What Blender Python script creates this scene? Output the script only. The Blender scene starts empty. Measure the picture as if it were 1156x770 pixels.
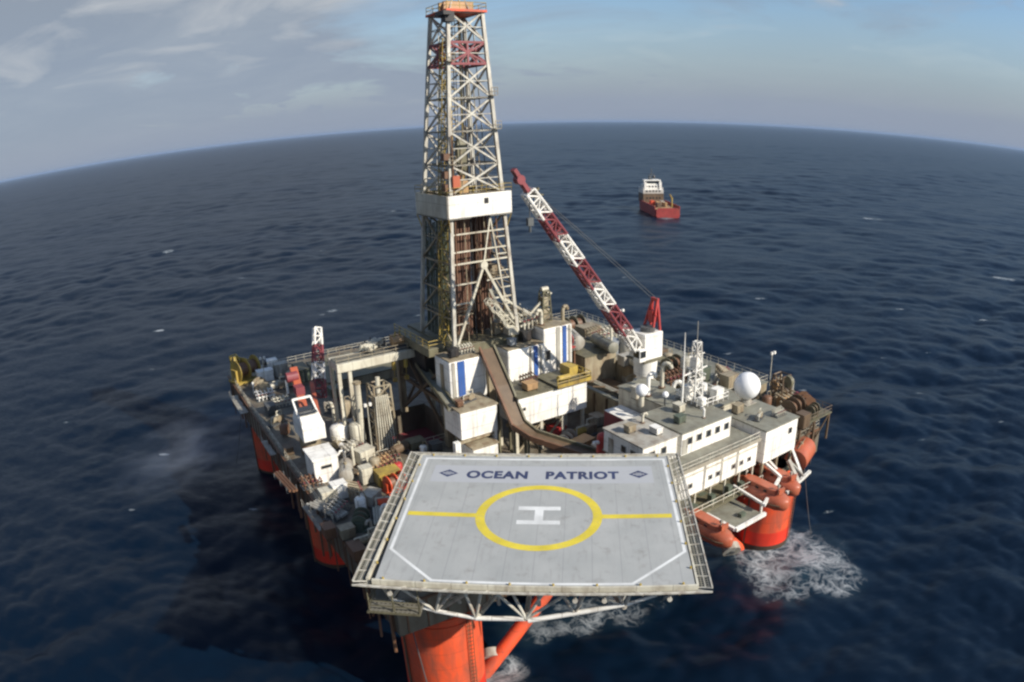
import bpy, math, random
import numpy as np
from mathutils import Vector, Matrix
random.seed(7)
rnd = random.Random(11)
sc = bpy.context.scene
COL = sc.collection
R = math.radians
A32 = R(32.0); CA, SA = math.cos(A32), math.sin(A32)
NX, NY = -9.5, 66.0
HD_ROT = R(-5.5)
def W(u, v): return (NX + u*CA - v*SA, NY + u*SA + v*CA)

# ------------------------------------------------------------------ materials
def new_mat(name):
    m = bpy.data.materials.new(name); m.use_nodes = True
    nt = m.node_tree; b = nt.nodes['Principled BSDF']
    return m, nt, b
def ramp(nt, src, p0, p1, c0=(0,0,0,1), c1=(1,1,1,1)):
    r = nt.nodes.new('ShaderNodeValToRGB'); r.color_ramp.elements[0].position = p0; r.color_ramp.elements[1].position = p1
    r.color_ramp.elements[0].color = c0; r.color_ramp.elements[1].color = c1
    nt.links.new(src, r.inputs[0]); return r.outputs[0]
def noise(nt, scale=1.0, detail=6, rough=.6, stretch=(1,1,1), coord='Object', dist=0.0):
    t = nt.nodes.new('ShaderNodeTexCoord'); mp = nt.nodes.new('ShaderNodeMapping'); mp.inputs['Scale'].default_value = stretch
    nt.links.new(t.outputs[coord], mp.inputs[0])
    n = nt.nodes.new('ShaderNodeTexNoise'); n.inputs['Scale'].default_value = scale; n.inputs['Detail'].default_value = detail
    n.inputs['Roughness'].default_value = rough; n.inputs['Distortion'].default_value = dist
    nt.links.new(mp.outputs[0], n.inputs['Vector']); return n.outputs['Fac']
def mixc(nt, fac, a, b):
    m = nt.nodes.new('ShaderNodeMix'); m.data_type = 'RGBA'
    for i, x in ((6, a), (7, b)):
        if isinstance(x, tuple): m.inputs[i].default_value = x + (1,) if len(x) == 3 else x
        else: nt.links.new(x, m.inputs[i])
    if isinstance(fac, (int, float)): m.inputs[0].default_value = fac
    else: nt.links.new(fac, m.inputs[0])
    return m.outputs[2]
def paint(name, col, rough=.55, grime=(.13,.075,.04), amt=.5, lo=.5, hi=.75, metal=0., scale=.9, patch=None, seam=0):
    m, nt, b = new_mat(name)
    n1 = noise(nt, scale, 8, .65, (1,1,.25), dist=.4)           # run-off streaks: rust that stays on the paint
    g = ramp(nt, n1, lo, hi)
    sc_ = nt.nodes.new('ShaderNodeMath'); sc_.operation = 'MULTIPLY'; sc_.inputs[1].default_value = amt
    nt.links.new(g, sc_.inputs[0])
    n2 = noise(nt, .35, 3, .5)
    c2 = tuple(x*.72 for x in col)
    base = mixc(nt, ramp(nt, n2, .35, .7), col, patch or c2)
    c = mixc(nt, sc_.outputs[0], base, grime)
    if seam:      # welded plate seams: thin grimy lines
        tc = nt.nodes.new('ShaderNodeTexCoord'); sp_ = nt.nodes.new('ShaderNodeSeparateXYZ'); nt.links.new(tc.outputs['Object'], sp_.inputs[0]); acc = None
        for i in ((0,1,2) if seam < 2 else (2,)):
            mo = nt.nodes.new('ShaderNodeMath'); mo.operation = 'PINGPONG'; mo.inputs[1].default_value = seam*(.5 if i == 2 else .8); of = nt.nodes.new('ShaderNodeMath'); of.operation = 'ADD'; of.inputs[1].default_value = .53 if seam < 2 else 100.4; nt.links.new(sp_.outputs[i], of.inputs[0]); nt.links.new(of.outputs[0], mo.inputs[0])
            ln = nt.nodes.new('ShaderNodeMath'); ln.operation = 'LESS_THAN'; ln.inputs[1].default_value = .035; nt.links.new(mo.outputs[0], ln.inputs[0])
            if acc is None: acc = ln.outputs[0]
            else:
                mm = nt.nodes.new('ShaderNodeMath'); mm.operation = 'MAXIMUM'; nt.links.new(acc, mm.inputs[0]); nt.links.new(ln.outputs[0], mm.inputs[1]); acc = mm.outputs[0]
        sf = nt.nodes.new('ShaderNodeMath'); sf.operation = 'MULTIPLY'; sf.inputs[1].default_value = .45; nt.links.new(acc, sf.inputs[0])
        c = mixc(nt, sf.outputs[0], c, tuple(x*.5 for x in grime))
    nt.links.new(c, b.inputs['Base Color'])
    b.inputs['Roughness'].default_value = rough; b.inputs['Metallic'].default_value = metal
    n3 = noise(nt, 3.0, 4, .6)
    bp = nt.nodes.new('ShaderNodeBump'); bp.inputs['Strength'].default_value = .25; bp.inputs['Distance'].default_value = .04
    nt.links.new(n3, bp.inputs['Height']); nt.links.new(bp.outputs[0], b.inputs['Normal'])
    return m
M = {}
M['white'] = paint('white_paint', (.84,.82,.76), amt=.55, lo=.5, hi=.78, patch=(.74,.71,.64), seam=1.9)
M['cream'] = paint('cream_paint', (.60,.57,.46), amt=.6, lo=.45, patch=(.48,.44,.34), seam=1.9)
M['truss'] = paint('truss_paint', (.58,.555,.475), amt=.75, lo=.45, hi=.7, scale=1.5)
M['beige'] = paint('weathered_beige', (.36,.31,.21), amt=.85, lo=.4, hi=.7)
M['grey'] = paint('grey_paint', (.30,.32,.33), amt=.4)
M['lgrey'] = paint('light_grey_paint', (.43,.41,.35), amt=.75, lo=.42)
M['dgrey'] = paint('dark_grey_steel', (.09,.095,.095), amt=.4)
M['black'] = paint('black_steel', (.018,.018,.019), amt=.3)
M['rust'] = paint('rusty_steel', (.17,.085,.045), grime=(.05,.03,.02), amt=.6)
M['brown'] = paint('brown_steel', (.15,.10,.058), grime=(.06,.04,.025), amt=.6, lo=.4)
M['pipe'] = paint('drill_pipe_steel', (.19,.10,.065), grime=(.05,.03,.02), amt=.5)
M['orange'] = paint('orange_hull_paint', (.78,.085,.02), grime=(.24,.07,.04), amt=.9, lo=.40, hi=.70, scale=.55, patch=(.66,.10,.04), seam=2.4)
M['growth'] = paint('weedy_waterline', (.06,.035,.02), rough=.8, grime=(.03,.035,.02), amt=.6, scale=1.4)
M['redlow'] = paint('red_boot_paint', (.70,.035,.012), grime=(.3,.04,.02), amt=.4, scale=.5)
M['boat'] = paint('lifeboat_orange', (.46,.115,.055), rough=.4, grime=(.3,.16,.1), amt=.5)
M['red'] = paint('red_paint', (.42,.04,.035), amt=.45)
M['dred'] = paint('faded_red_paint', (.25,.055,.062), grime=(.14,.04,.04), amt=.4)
M['yellow'] = paint('yellow_paint', (.50,.36,.07), amt=.8, lo=.38)
M['blue'] = paint('blue_paint', (.035,.11,.36), amt=.25)
M['olive'] = paint('oily_deck_steel', (.17,.155,.095), grime=(.05,.04,.025), amt=.7, lo=.4)
M['deck'] = paint('worn_deck_paint', (.19,.17,.125), grime=(.08,.05,.03), amt=.85, lo=.38, hi=.65, scale=.5)
M['green'] = paint('roof_deck_green_grey', (.26,.255,.20), grime=(.12,.10,.07), amt=.75, lo=.4)
M['tan'] = paint('tan_deck_cargo', (.44,.27,.13), amt=.5)
M['dgreen'] = paint('dull_green_steel', (.10,.125,.09), grime=(.06,.05,.03), amt=.6, lo=.4)
M['vessel'] = paint('vessel_red', (.33,.04,.035), amt=.4)
M['radome'] = paint('radome_white', (.84,.84,.83), amt=.08, rough=.4, patch=(.8,.8,.79))
M['mark_y'] = paint('worn_yellow_marking', (.70,.56,.05), grime=(.45,.40,.15), amt=.6, scale=2, rough=.8)
M['mark_w'] = paint('worn_white_marking', (.74,.75,.73), grime=(.5,.5,.48), amt=.5, scale=2, rough=.8)
M['navy'] = paint('navy_lettering', (.035,.05,.12), amt=.2, rough=.8)
M['band'] = paint('pale_name_band', (.395,.405,.415), grime=(.34,.34,.34), amt=.4, rough=.8, patch=(.38,.39,.41))
# glass
m, nt, b = new_mat('dark_window_glass'); b.inputs['Base Color'].default_value = (.02,.025,.03,1); b.inputs['Roughness'].default_value = .12; M['glass'] = m
# helideck surface: big panels, tyre scuffs
m, nt, b = new_mat('helideck_grey')
n = noise(nt, .22, 4, .55); n2 = noise(nt, 2.5, 6, .6, (1,.15,1))
c = mixc(nt, ramp(nt, n, .3, .7), (.315,.325,.315), (.39,.395,.38))
c = mixc(nt, ramp(nt, n2, .55, .8, c1=(.5,.5,.5,1)), c, (.22,.215,.20))
n3 = noise(nt, .6, 6, .7)
c = mixc(nt, ramp(nt, n3, .55, .70, c1=(.5,.5,.5,1)), c, (.20,.19,.17))
tc = nt.nodes.new('ShaderNodeTexCoord'); sp = nt.nodes.new('ShaderNodeSeparateXYZ'); nt.links.new(tc.outputs['Object'], sp.inputs[0])
mo = nt.nodes.new('ShaderNodeMath'); mo.operation = 'PINGPONG'; mo.inputs[1].default_value = 1.25; nt.links.new(sp.outputs[0], mo.inputs[0])
seam = ramp(nt, mo.outputs[0], .02, .06, (1,1,1,1), (0,0,0,1))
sm = nt.nodes.new('ShaderNodeMath'); sm.operation = 'MULTIPLY'; sm.inputs[1].default_value = .35; nt.links.new(seam, sm.inputs[0])
c = mixc(nt, sm.outputs[0], c, (.18,.185,.185))
nt.links.new(c, b.inputs['Base Color']); b.inputs['Roughness'].default_value = .75; M['heli'] = m
# safety net / grating : woven grey wire with real see-through holes
def grating(name, col, period, solid):
    m, nt, b = new_mat(name)
    b.inputs['Base Color'].default_value = col + (1,); b.inputs['Roughness'].default_value = .7
    tc = nt.nodes.new('ShaderNodeTexCoord'); sp = nt.nodes.new('ShaderNodeSeparateXYZ'); nt.links.new(tc.outputs['Object'], sp.inputs[0])
    outs = []
    for i in (0, 1):
        mo = nt.nodes.new('ShaderNodeMath'); mo.operation = 'PINGPONG'; mo.inputs[1].default_value = period/2; nt.links.new(sp.outputs[i], mo.inputs[0])
        l = nt.nodes.new('ShaderNodeMath'); l.operation = 'LESS_THAN'; l.inputs[1].default_value = period/2*solid; nt.links.new(mo.outputs[0], l.inputs[0]); outs.append(l.outputs[0])
    mx = nt.nodes.new('ShaderNodeMath'); mx.operation = 'MAXIMUM'; nt.links.new(outs[0], mx.inputs[0]); nt.links.new(outs[1], mx.inputs[1])
    nt.links.new(mx.outputs[0], b.inputs['Alpha']); return m
M['net'] = grating('safety_net_wire', (.20,.19,.15), .3, .36)
M['grate'] = grating('steel_grating', (.16,.15,.12), .4, .6)

# ------------------------------------------------------------------ mesh helper
SPLIT = {'legs':'leg','posts':'post','feet':'foot','doors':'door','saddles':'saddle','yellow_centre_line':'yellow_centre_line','hose_drums':'hose_drum','valve_wheels':'valve_wheel','hull_side_pipes':'hull_side_pipe','equipment':'equipment_box','edge_beam':'edge_beam','beams':'beam','portholes':'porthole','bulwark':'bulwark','machinery':'machine','hoists':'hoist_part','steering_cupola':'steering_cupola','equipment_blocks':'equipment_block','brackets':'bracket','whips':'whip','windows':'window','framework':'frame_member','fender':'fender','boom_plating':'boom_plate','stanchions':'stanchion'}
class MB:
    def __init__(s): s.v = []; s.f = []; s.groups = []
    def add(s, vs, fs):
        n = len(s.v); nf = len(s.f); s.v += [tuple(p) for p in vs]; s.f += [tuple(i+n for i in f) for f in fs]; s.groups.append((n, len(s.v), nf, len(s.f))); return s
    def box(s, x0, x1, y0, y1, z0, z1):
        v = [(x,y,z) for z in (z0,z1) for x,y in ((x0,y0),(x1,y0),(x1,y1),(x0,y1))]
        return s.add(v, [(3,2,1,0),(4,5,6,7),(0,1,5,4),(1,2,6,5),(2,3,7,6),(3,0,4,7)])
    def cbox(s, x, y, z, dx, dy, dz): return s.box(x-dx/2, x+dx/2, y-dy/2, y+dy/2, z, z+dz)
    def cyl(s, p0, p1, r0, r1=None, n=10):
        p0 = Vector(p0); p1 = Vector(p1); r1 = r0 if r1 is None else r1
        d = (p1-p0).normalized(); a = Vector((0,0,1)) if abs(d.z) < .9 else Vector((1,0,0))
        x = d.cross(a).normalized(); y = d.cross(x); vs = []
        for p, r in ((p0,r0),(p1,r1)):
            for i in range(n):
                t = 2*math.pi*i/n; vs.append(p + x*r*math.cos(t) + y*r*math.sin(t))
        fs = [(i, (i+1)%n, n+(i+1)%n, n+i) for i in range(n)] + [tuple(range(n))[::-1], tuple(range(n, 2*n))]
        return s.add(vs, fs)
    def path(s, pts, r, n=8):
        for a, b in zip(pts[:-1], pts[1:]): s.cyl(a, b, r, n=n)
        return s
    def bar(s, p0, p1, w, h=None):
        p0 = Vector(p0); p1 = Vector(p1); h = h or w; d = (p1-p0).normalized()
        a = Vector((0,0,1)) if abs(d.z) < .95 else Vector((0,1,0))
        x = d.cross(a).normalized()*w/2; y = x.cross(d).normalized()*h/2
        vs = [p + sx*x + sy*y for p in (p0,p1) for sx,sy in ((-1,-1),(1,-1),(1,1),(-1,1))]
        return s.add(vs, [(3,2,1,0),(4,5,6,7),(0,1,5,4),(1,2,6,5),(2,3,7,6),(3,0,4,7)])
    def sphere(s, c, r, n=16, m=10, sz=1.0):
        vs = []; fs = []
        for j in range(1, m):
            ph = math.pi*j/m
            for i in range(n):
                t = 2*math.pi*i/n; vs.append((c[0]+r*math.sin(ph)*math.cos(t), c[1]+r*math.sin(ph)*math.sin(t), c[2]+r*sz*math.cos(ph)))
        for j in range(m-2):
            for i in range(n): fs.append((j*n+i, (j+1)*n+i, (j+1)*n+(i+1)%n, j*n+(i+1)%n))
        t = len(vs); vs += [(c[0],c[1],c[2]+r*sz),(c[0],c[1],c[2]-r*sz)]
        for i in range(n): fs.append((t, i, (i+1)%n)); fs.append((t+1, (m-2)*n+(i+1)%n, (m-2)*n+i))
        return s.add(vs, fs)
    def prism(s, poly, z0, z1):
        n = len(poly)
        vs = [(x,y,z0) for x,y in poly] + [(x,y,z1) for x,y in poly]
        return s.add(vs, [tuple(range(n))[::-1], tuple(range(n,2*n))] + [(i,(i+1)%n,n+(i+1)%n,n+i) for i in range(n)])
    def loft(s, rings):
        n = len(rings[0]); vs = [p for r in rings for p in r]; fs = [tuple(range(n))[::-1], tuple(range((len(rings)-1)*n, len(rings)*n))]
        for j in range(len(rings)-1):
            for i in range(n): fs.append((j*n+i, j*n+(i+1)%n, (j+1)*n+(i+1)%n, (j+1)*n+i))
        return s.add(vs, fs)
    def build(s, name, mat, parent=None, smooth=False, bevel=0):
        if name in SPLIT and len(s.groups) > 1:
            k = None
            for g in s.groups:
                m_ = MB(); n0, n1, f0, f1 = g; m_.v = s.v[n0:n1]; m_.f = [tuple(i-n0 for i in f) for f in s.f[f0:f1]]; m_.groups = [(0, len(m_.v), 0, len(m_.f))]
                k = m_.build(SPLIT[name], mat, parent, smooth, bevel)
            return k
        me = bpy.data.meshes.new(name); me.from_pydata(s.v, [], s.f); me.update()
        import bmesh
        bm = bmesh.new(); bm.from_mesh(me); bmesh.ops.recalc_face_normals(bm, faces=bm.faces); bm.to_mesh(me); bm.free()
        me.materials.append(M[mat] if isinstance(mat, str) else mat)
        if smooth:
            me.polygons.foreach_set('use_smooth', [True]*len(me.polygons))
            try: me.set_sharp_from_angle(angle=R(40))
            except Exception: pass
        o = bpy.data.objects.new(name, me); COL.objects.link(o)
        if parent: o.parent = parent
        if bevel:
            b = o.modifiers.new('bevel', 'BEVEL'); b.width = bevel; b.segments = 2; b.limit_method = 'ANGLE'
        return o
LABELS = {}
def tag(o, label, cat, group=None):
    w = len(label.split()); assert 4 <= w <= 16, label
    if label in LABELS and not (group and LABELS[label] == group): print('DUP LABEL', label)
    LABELS[label] = group
    o['label'] = label; o['category'] = cat
    if group: o['group'] = group
    return o
def thing(name, label, cat, u, v, z, rot=0, group=None, world=None, wrot=None):
    o = bpy.data.objects.new(name, None); COL.objects.link(o); o.empty_display_size = .5
    x, y = world or W(u, v); o.location = (x, y, z); o.rotation_euler = (0, 0, (A32+rot) if wrot is None else wrot)
    return tag(o, label, cat, group)
def copy_thing(o, u, v, z, label, rot=0, group=None):
    c = o.copy(); COL.objects.link(c); x, y = W(u, v); c.location = (x, y, z); c.rotation_euler = (0,0,A32+rot)
    for ch in o.children:
        k = ch.copy(); COL.objects.link(k); k.parent = c
        for g in ch.children:
            q = g.copy(); COL.objects.link(q); q.parent = k
    return tag(c, label, o['category'], group or o.get('group'))
def rail(mb, pts, h=1.1, step=1.8, r=.035):
    for a, b in zip(pts[:-1], pts[1:]):
        a = Vector(a); b = Vector(b); L = (b-a).length; n = max(1, int(L/step))
        for i in range(n+1):
            p = a.lerp(b, i/n); mb.cyl(p, p+Vector((0,0,h)), r, n=5)
        for k in (h, h*.5): mb.cyl(a+Vector((0,0,k)), b+Vector((0,0,k)), r, n=5)
    return mb
def lattice(mb, p0, p1, w0, w1, nb, rc, rb, up=(0,0,1), h0=None, h1=None):
    """box truss between two points; returns nothing, fills mb"""
    p0 = Vector(p0); p1 = Vector(p1); d = (p1-p0).normalized(); x = d.cross(Vector(up)).normalized(); y = x.cross(d).normalized()
    h0 = h0 or w0; h1 = h1 or w1
    def C(t):
        w = w0+(w1-w0)*t; h = h0+(h1-h0)*t; p = p0.lerp(p1, t)
        return [p + x*sx*w/2 + y*sy*h/2 for sx, sy in ((-1,-1),(1,-1),(1,1),(-1,1))]
    for i in range(nb):
        a = C(i/nb); b = C((i+1)/nb)
        for k in range(4):
            mb.cyl(a[k], b[k], rc, n=6); mb.cyl(a[k], a[(k+1)%4], rb, n=5)
            if (i+k) % 2: mb.cyl(a[k], b[(k+1)%4], rb, n=5)
            else: mb.cyl(a[(k+1)%4], b[k], rb, n=5)
    b = C(1)
    for k in range(4): mb.cyl(b[k], b[(k+1)%4], rb, n=5)

# ------------------------------------------------------------------ camera
cam = bpy.data.cameras.new('camera'); co = bpy.data.objects.new('camera', cam); COL.objects.link(co)
cam.type = 'PANO'; cam.panorama_type = 'FISHEYE_EQUISOLID'
cam.sensor_fit = 'HORIZONTAL'; cam.sensor_width = 36.0; cam.sensor_height = 24.0
cam.fisheye_lens = 815/1156*36; cam.fisheye_fov = R(180)
cam.clip_start = .5; cam.clip_end = 200000
pitch, roll = R(17.408), R(-1.912)
co.location = (0, 0, 66)
co.rotation_euler = (Matrix.Rotation(R(90)-pitch, 4, 'X') @ Matrix.Rotation(roll, 4, 'Z')).to_euler()
sc.camera = co

# ------------------------------------------------------------------ light
SUN_EL = R(32); sdx, sdy = .86, -.51
sun_dir = Vector((sdx*math.cos(SUN_EL), sdy*math.cos(SUN_EL), math.sin(SUN_EL))).normalized()
sl = bpy.data.lights.new('sun', 'SUN'); sl.energy = 5.0; sl.angle = R(.6); sl.color = (1, .93, .82)
so = bpy.data.objects.new('sun', sl); COL.objects.link(so); so.rotation_euler = sun_dir.to_track_quat('Z', 'Y').to_euler(); so.location = (60, -60, 120)
w = bpy.data.worlds.new('World'); sc.world = w; w.use_nodes = True
nt = w.node_tree; bg = nt.nodes['Background']; out = nt.nodes['World Output']
sky = nt.nodes.new('ShaderNodeTexSky'); sky.sky_type = 'NISHITA'; sky.sun_disc = False; sky.sun_elevation = SUN_EL
sky.sun_rotation = math.atan2(sun_dir.x, sun_dir.y); sky.altitude = 50; sky.air_density = 1.3; sky.dust_density = .5; sky.ozone_density = 2.0
tint = nt.nodes.new('ShaderNodeVectorMath'); tint.operation = 'MULTIPLY'; tint.inputs[1].default_value = (.90,1.0,1.17); nt.links.new(sky.outputs[0], tint.inputs[0]); nt.links.new(tint.outputs[0], bg.inputs[0]); bg.inputs[1].default_value = .088
# cloud veil over the sky
tc = nt.nodes.new('ShaderNodeTexCoord'); sp = nt.nodes.new('ShaderNodeSeparateXYZ'); nt.links.new(tc.outputs['Generated'], sp.inputs[0])
mz = nt.nodes.new('ShaderNodeMath'); mz.operation = 'MAXIMUM'; mz.inputs[1].default_value = 0.0; nt.links.new(sp.outputs[2], mz.inputs[0])
az = nt.nodes.new('ShaderNodeMath'); az.operation = 'ADD'; az.inputs[1].default_value = .16; nt.links.new(mz.outputs[0], az.inputs[0])
cx = []
for i in (0, 1):
    d = nt.nodes.new('ShaderNodeMath'); d.operation = 'DIVIDE'; nt.links.new(sp.outputs[i], d.inputs[0]); nt.links.new(az.outputs[0], d.inputs[1]); cx.append(d.outputs[0])
cb = nt.nodes.new('ShaderNodeCombineXYZ'); nt.links.new(cx[0], cb.inputs[0]); nt.links.new(cx[1], cb.inputs[1])
def wn(scale, detail, off, rough=.55):
    mp = nt.nodes.new('ShaderNodeMapping'); mp.inputs['Location'].default_value = off; nt.links.new(cb.outputs[0], mp.inputs[0])
    n = nt.nodes.new('ShaderNodeTexNoise'); n.inputs['Scale'].default_value = scale; n.inputs['Detail'].default_value = detail; n.inputs['Roughness'].default_value = rough
    n.inputs['Distortion'].default_value = .5
    nt.links.new(mp.outputs[0], n.inputs['Vector']); return n.outputs['Fac']
veil = wn(.75, 6, (3.1, 1.7, 0), .62); tex = wn(1.1, 8, (9.3, 4.1, 0), .62)
# more cloud towards the left (west) side, clearer to the right
lx = nt.nodes.new('ShaderNodeMath'); lx.operation = 'MULTIPLY'; lx.inputs[1].default_value = -.40; nt.links.new(sp.outputs[0], lx.inputs[0])
s1 = nt.nodes.new('ShaderNodeMath'); s1.operation = 'ADD'; nt.links.new(veil, s1.inputs[0]); nt.links.new(lx.outputs[0], s1.inputs[1])
cov0 = ramp(nt, s1.outputs[0], .26, .60)
hz = ramp(nt, sp.outputs[2], .03, .17, (1,1,1,1), (0,0,0,1))
cvm = nt.nodes.new('ShaderNodeMath'); cvm.operation = 'MAXIMUM'; nt.links.new(cov0, cvm.inputs[0]); nt.links.new(hz, cvm.inputs[1]); cov = cvm.outputs[0]
ccol = mixc(nt, ramp(nt, sp.outputs[2], .0, .26, (.95,.95,.95,1), (0,0,0,1)), ramp(nt, tex, .42, .66, (.38,.435,.51,1), (.50,.55,.60,1)), (.37,.445,.60))
puff = ramp(nt, wn(1.9, 7, (5.2, 8.8, 0), .5), .52, .80)
pm_ = nt.nodes.new('ShaderNodeMath'); pm_.operation = 'MULTIPLY'; nt.links.new(puff, pm_.inputs[0]); nt.links.new(ramp(nt, sp.outputs[2], .075, .14), pm_.inputs[1])
ccol = mixc(nt, pm_.outputs[0], ccol, (.80,.81,.82))
cv2 = nt.nodes.new('ShaderNodeMath'); cv2.operation = 'MAXIMUM'; nt.links.new(cov, cv2.inputs[0]); nt.links.new(pm_.outputs[0], cv2.inputs[1]); cov = cv2.outputs[0]
bg2 = nt.nodes.new('ShaderNodeBackground'); nt.links.new(ccol, bg2.inputs[0]); bg2.inputs[1].default_value = .60
cm0 = nt.nodes.new('ShaderNodeMath'); cm0.operation = 'MULTIPLY'; nt.links.new(cov, cm0.inputs[0]); nt.links.new(ramp(nt, sp.outputs[2], .32, .75, (1,1,1,1), (.12,.12,.12,1)), cm0.inputs[1])
cm = nt.nodes.new('ShaderNodeMath'); cm.operation = 'MULTIPLY'; cm.inputs[1].default_value = .93; nt.links.new(cm0.outputs[0], cm.inputs[0])
mx = nt.nodes.new('ShaderNodeMixShader'); nt.links.new(cm.outputs[0], mx.inputs[0]); nt.links.new(bg.outputs[0], mx.inputs[1]); nt.links.new(bg2.outputs[0], mx.inputs[2])
nt.links.new(mx.outputs[0], out.inputs[0])
vs = sc.view_settings; vs.view_transform = 'Standard'; vs.look = 'None'; vs.exposure = .32; vs.gamma = 1; vs.use_curve_mapping = False
sc.cycles.filter_width = 2.4
sc.cycles.transparent_max_bounces = 16

# ------------------------------------------------------------------ sea
FOAM = [ # world x, y, radius, strength : churned water at the legs
 (43,89.5,11.5,1.0),(39,81,5.5,.8),(48,83,7,.8),(50,92,6.5,.6),(36,99,5,.8),
 (1,78,5,.75),(8,80,6,.7),(14,81,6,.6),(20,84,5,.5),(26,90,5,.45),(-3,69,4.5,.9),(0,64,4,.6),(26,95,3,.8),(-27,92,3,.3),
 (107,476,8,.7),(107,466,6,.5),(105,500,9,.5),
 # whitecaps
 (274,492,6,1.2),(281,489,4.5,1.1),(247,290,6,1.1),(251,286,4,.9),(-231,299,2.2,.6),(-67,257,3,.9),(-70,251,2,.6),(-224,430,4.5,.95),(-90,560,4,.7),
 (96,212,2.2,.45),(150,330,3,.4),(-120,330,3,.4),(330,420,4,.5),(180,640,4,.6),(-330,420,4,.5),(60,330,3,.35),(-150,190,1.5,.4),(-96,128,.8,.6),(-75,90,.8,.4),(108,180,1.5,.3)]
CAPS = []
def make_sea():
    na, nr = 900, 1000
    ang_in = np.linspace(R(-62), R(62), na); ang_out = np.linspace(R(62), R(298), 90)[1:-1]
    th = np.concatenate([ang_in, ang_out]); na = len(th)
    r = np.concatenate([[0.5, 15, 30], np.geomspace(40, 2600, nr), np.geomspace(2700, 60000, 60)])
    TH, RR = np.meshgrid(th, r); X = RR*np.sin(TH); Y = RR*np.cos(TH); Z = np.zeros_like(X)
    dr = np.gradient(r)[:, None]; cell = np.maximum(dr, 0); cell = np.maximum(cell, RR*R(.14))
    rg = np.random.RandomState(5)
    DX = np.zeros_like(X); DY = np.zeros_like(X)
    for i in range(90):
        lam = 2.6*(80/2.6)**(rg.rand()**1.15); a = .0034*lam*(.6+.8*rg.rand())*(1. if lam < 30 else .55)
        d = R(95)+rg.randn()*R(48); kx, ky = math.cos(d)*2*math.pi/lam, math.sin(d)*2*math.pi/lam; ph = rg.rand()*6.28
        att = np.clip((lam/(cell*3.2))-1, 0, 1)
        p = kx*X+ky*Y+ph; Z += a*att*np.sin(p); DX -= .8*a*att*math.cos(d)*np.cos(p); DY -= .8*a*att*math.sin(d)*np.cos(p)
    grp = (1+.3*np.sin(X*.021+Y*.034+1)*np.sin(X*.047-Y*.019)+.35*np.sin(X*.009-Y*.013+2)); Z *= grp; DX *= grp; DY *= grp
    F = np.zeros_like(X)
    rc = np.random.RandomState(21)
    for i in range(46):
        q_ = rc.uniform(-.75,.85); d_ = 110*10**rc.uniform(0,.85)
        CAPS.append((d_*math.sin(q_), d_*math.cos(q_), (.6+d_*.0050*rc.rand()), .7+.5*rc.rand()))
    for fx, fy, fr, fs in CAPS:
        m_ = (np.abs(X-fx) < fr*4) & (np.abs(Y-fy) < fr*4)
        if m_.any(): qx = (X[m_]-fx)/(fr*1.9); qy = (Y[m_]-fy)/(fr*.75); F[m_] = np.maximum(F[m_], fs*np.clip(1.2-qx*qx-qy*qy, 0, 1))
    for fx, fy, fr, fs in FOAM:
        q = np.hypot((X-fx), (Y-fy))/fr; F = np.maximum(F, fs*np.clip(1.25-q*q*.9, 0, 1))
    X = X+DX; Y = Y+DY
    n = X.size; me = bpy.data.meshes.new('sea'); me.vertices.add(n)
    me.vertices.foreach_set('co', np.stack([X, Y, Z], -1).astype(np.float32).ravel())
    nrr = len(r); i = np.arange(nrr-1)[:, None]; j = np.arange(na)[None, :]; j2 = (j+1) % na
    q = np.stack([i*na+j, (i+1)*na+j, (i+1)*na+j2, i*na+j2], -1).reshape(-1, 4)[:, ::-1]
    me.loops.add(q.size); me.loops.foreach_set('vertex_index', q.astype(np.int32).ravel())
    me.polygons.add(len(q)); me.polygons.foreach_set('loop_start', (np.arange(len(q))*4).astype(np.int32)); me.polygons.foreach_set('loop_total', np.full(len(q), 4, np.int32))
    me.polygons.foreach_set('use_smooth', np.ones(len(q), bool))
    at = me.attributes.new('foam', 'FLOAT', 'POINT'); at.data.foreach_set('value', F.astype(np.float32).ravel())
    me.update(); me.validate()
    o = bpy.data.objects.new('sea', me); COL.objects.link(o); o['kind'] = 'structure'
    m, nt, b = new_mat('sea_water')
    geo = nt.nodes.new('ShaderNodeNewGeometry')
    def pn(scale, detail, stretch=(1,1,1), rough=.6, dist=0, rot=0):
        mp = nt.nodes.new('ShaderNodeMapping'); mp.inputs['Scale'].default_value = stretch; mp.inputs['Rotation'].default_value = (0,0,rot); nt.links.new(geo.outputs['Position'], mp.inputs[0])
        n = nt.nodes.new('ShaderNodeTexNoise'); n.inputs['Scale'].default_value = scale; n.inputs['Detail'].default_value = detail; n.inputs['Roughness'].default_value = rough; n.inputs['Distortion'].default_value = dist
        nt.links.new(mp.outputs[0], n.inputs['Vector']); return n.outputs['Fac'], mp
    def slope(scale, stretch, amp, prev, rot=0):
        mp = nt.nodes.new('ShaderNodeMapping'); mp.inputs['Scale'].default_value = stretch; mp.inputs['Rotation'].default_value = (0,0,rot); nt.links.new(geo.outputs['Position'], mp.inputs[0])
        n = nt.nodes.new('ShaderNodeTexNoise'); n.inputs['Scale'].default_value = scale; n.inputs['Detail'].default_value = 5; n.inputs['Roughness'].default_value = .62
        nt.links.new(mp.outputs[0], n.inputs['Vector'])
        sb = nt.nodes.new('ShaderNodeVectorMath'); sb.operation = 'SUBTRACT'; sb.inputs[1].default_value = (.5,.5,.5); nt.links.new(n.outputs['Color'], sb.inputs[0])
        mu = nt.nodes.new('ShaderNodeVectorMath'); mu.operation = 'MULTIPLY'; mu.inputs[1].default_value = (amp,amp,0); nt.links.new(sb.outputs[0], mu.inputs[0])
        ad = nt.nodes.new('ShaderNodeVectorMath'); ad.operation = 'ADD'; nt.links.new(mu.outputs[0], ad.inputs[0]); nt.links.new(prev, ad.inputs[1]); return ad.outputs[0]
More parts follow.
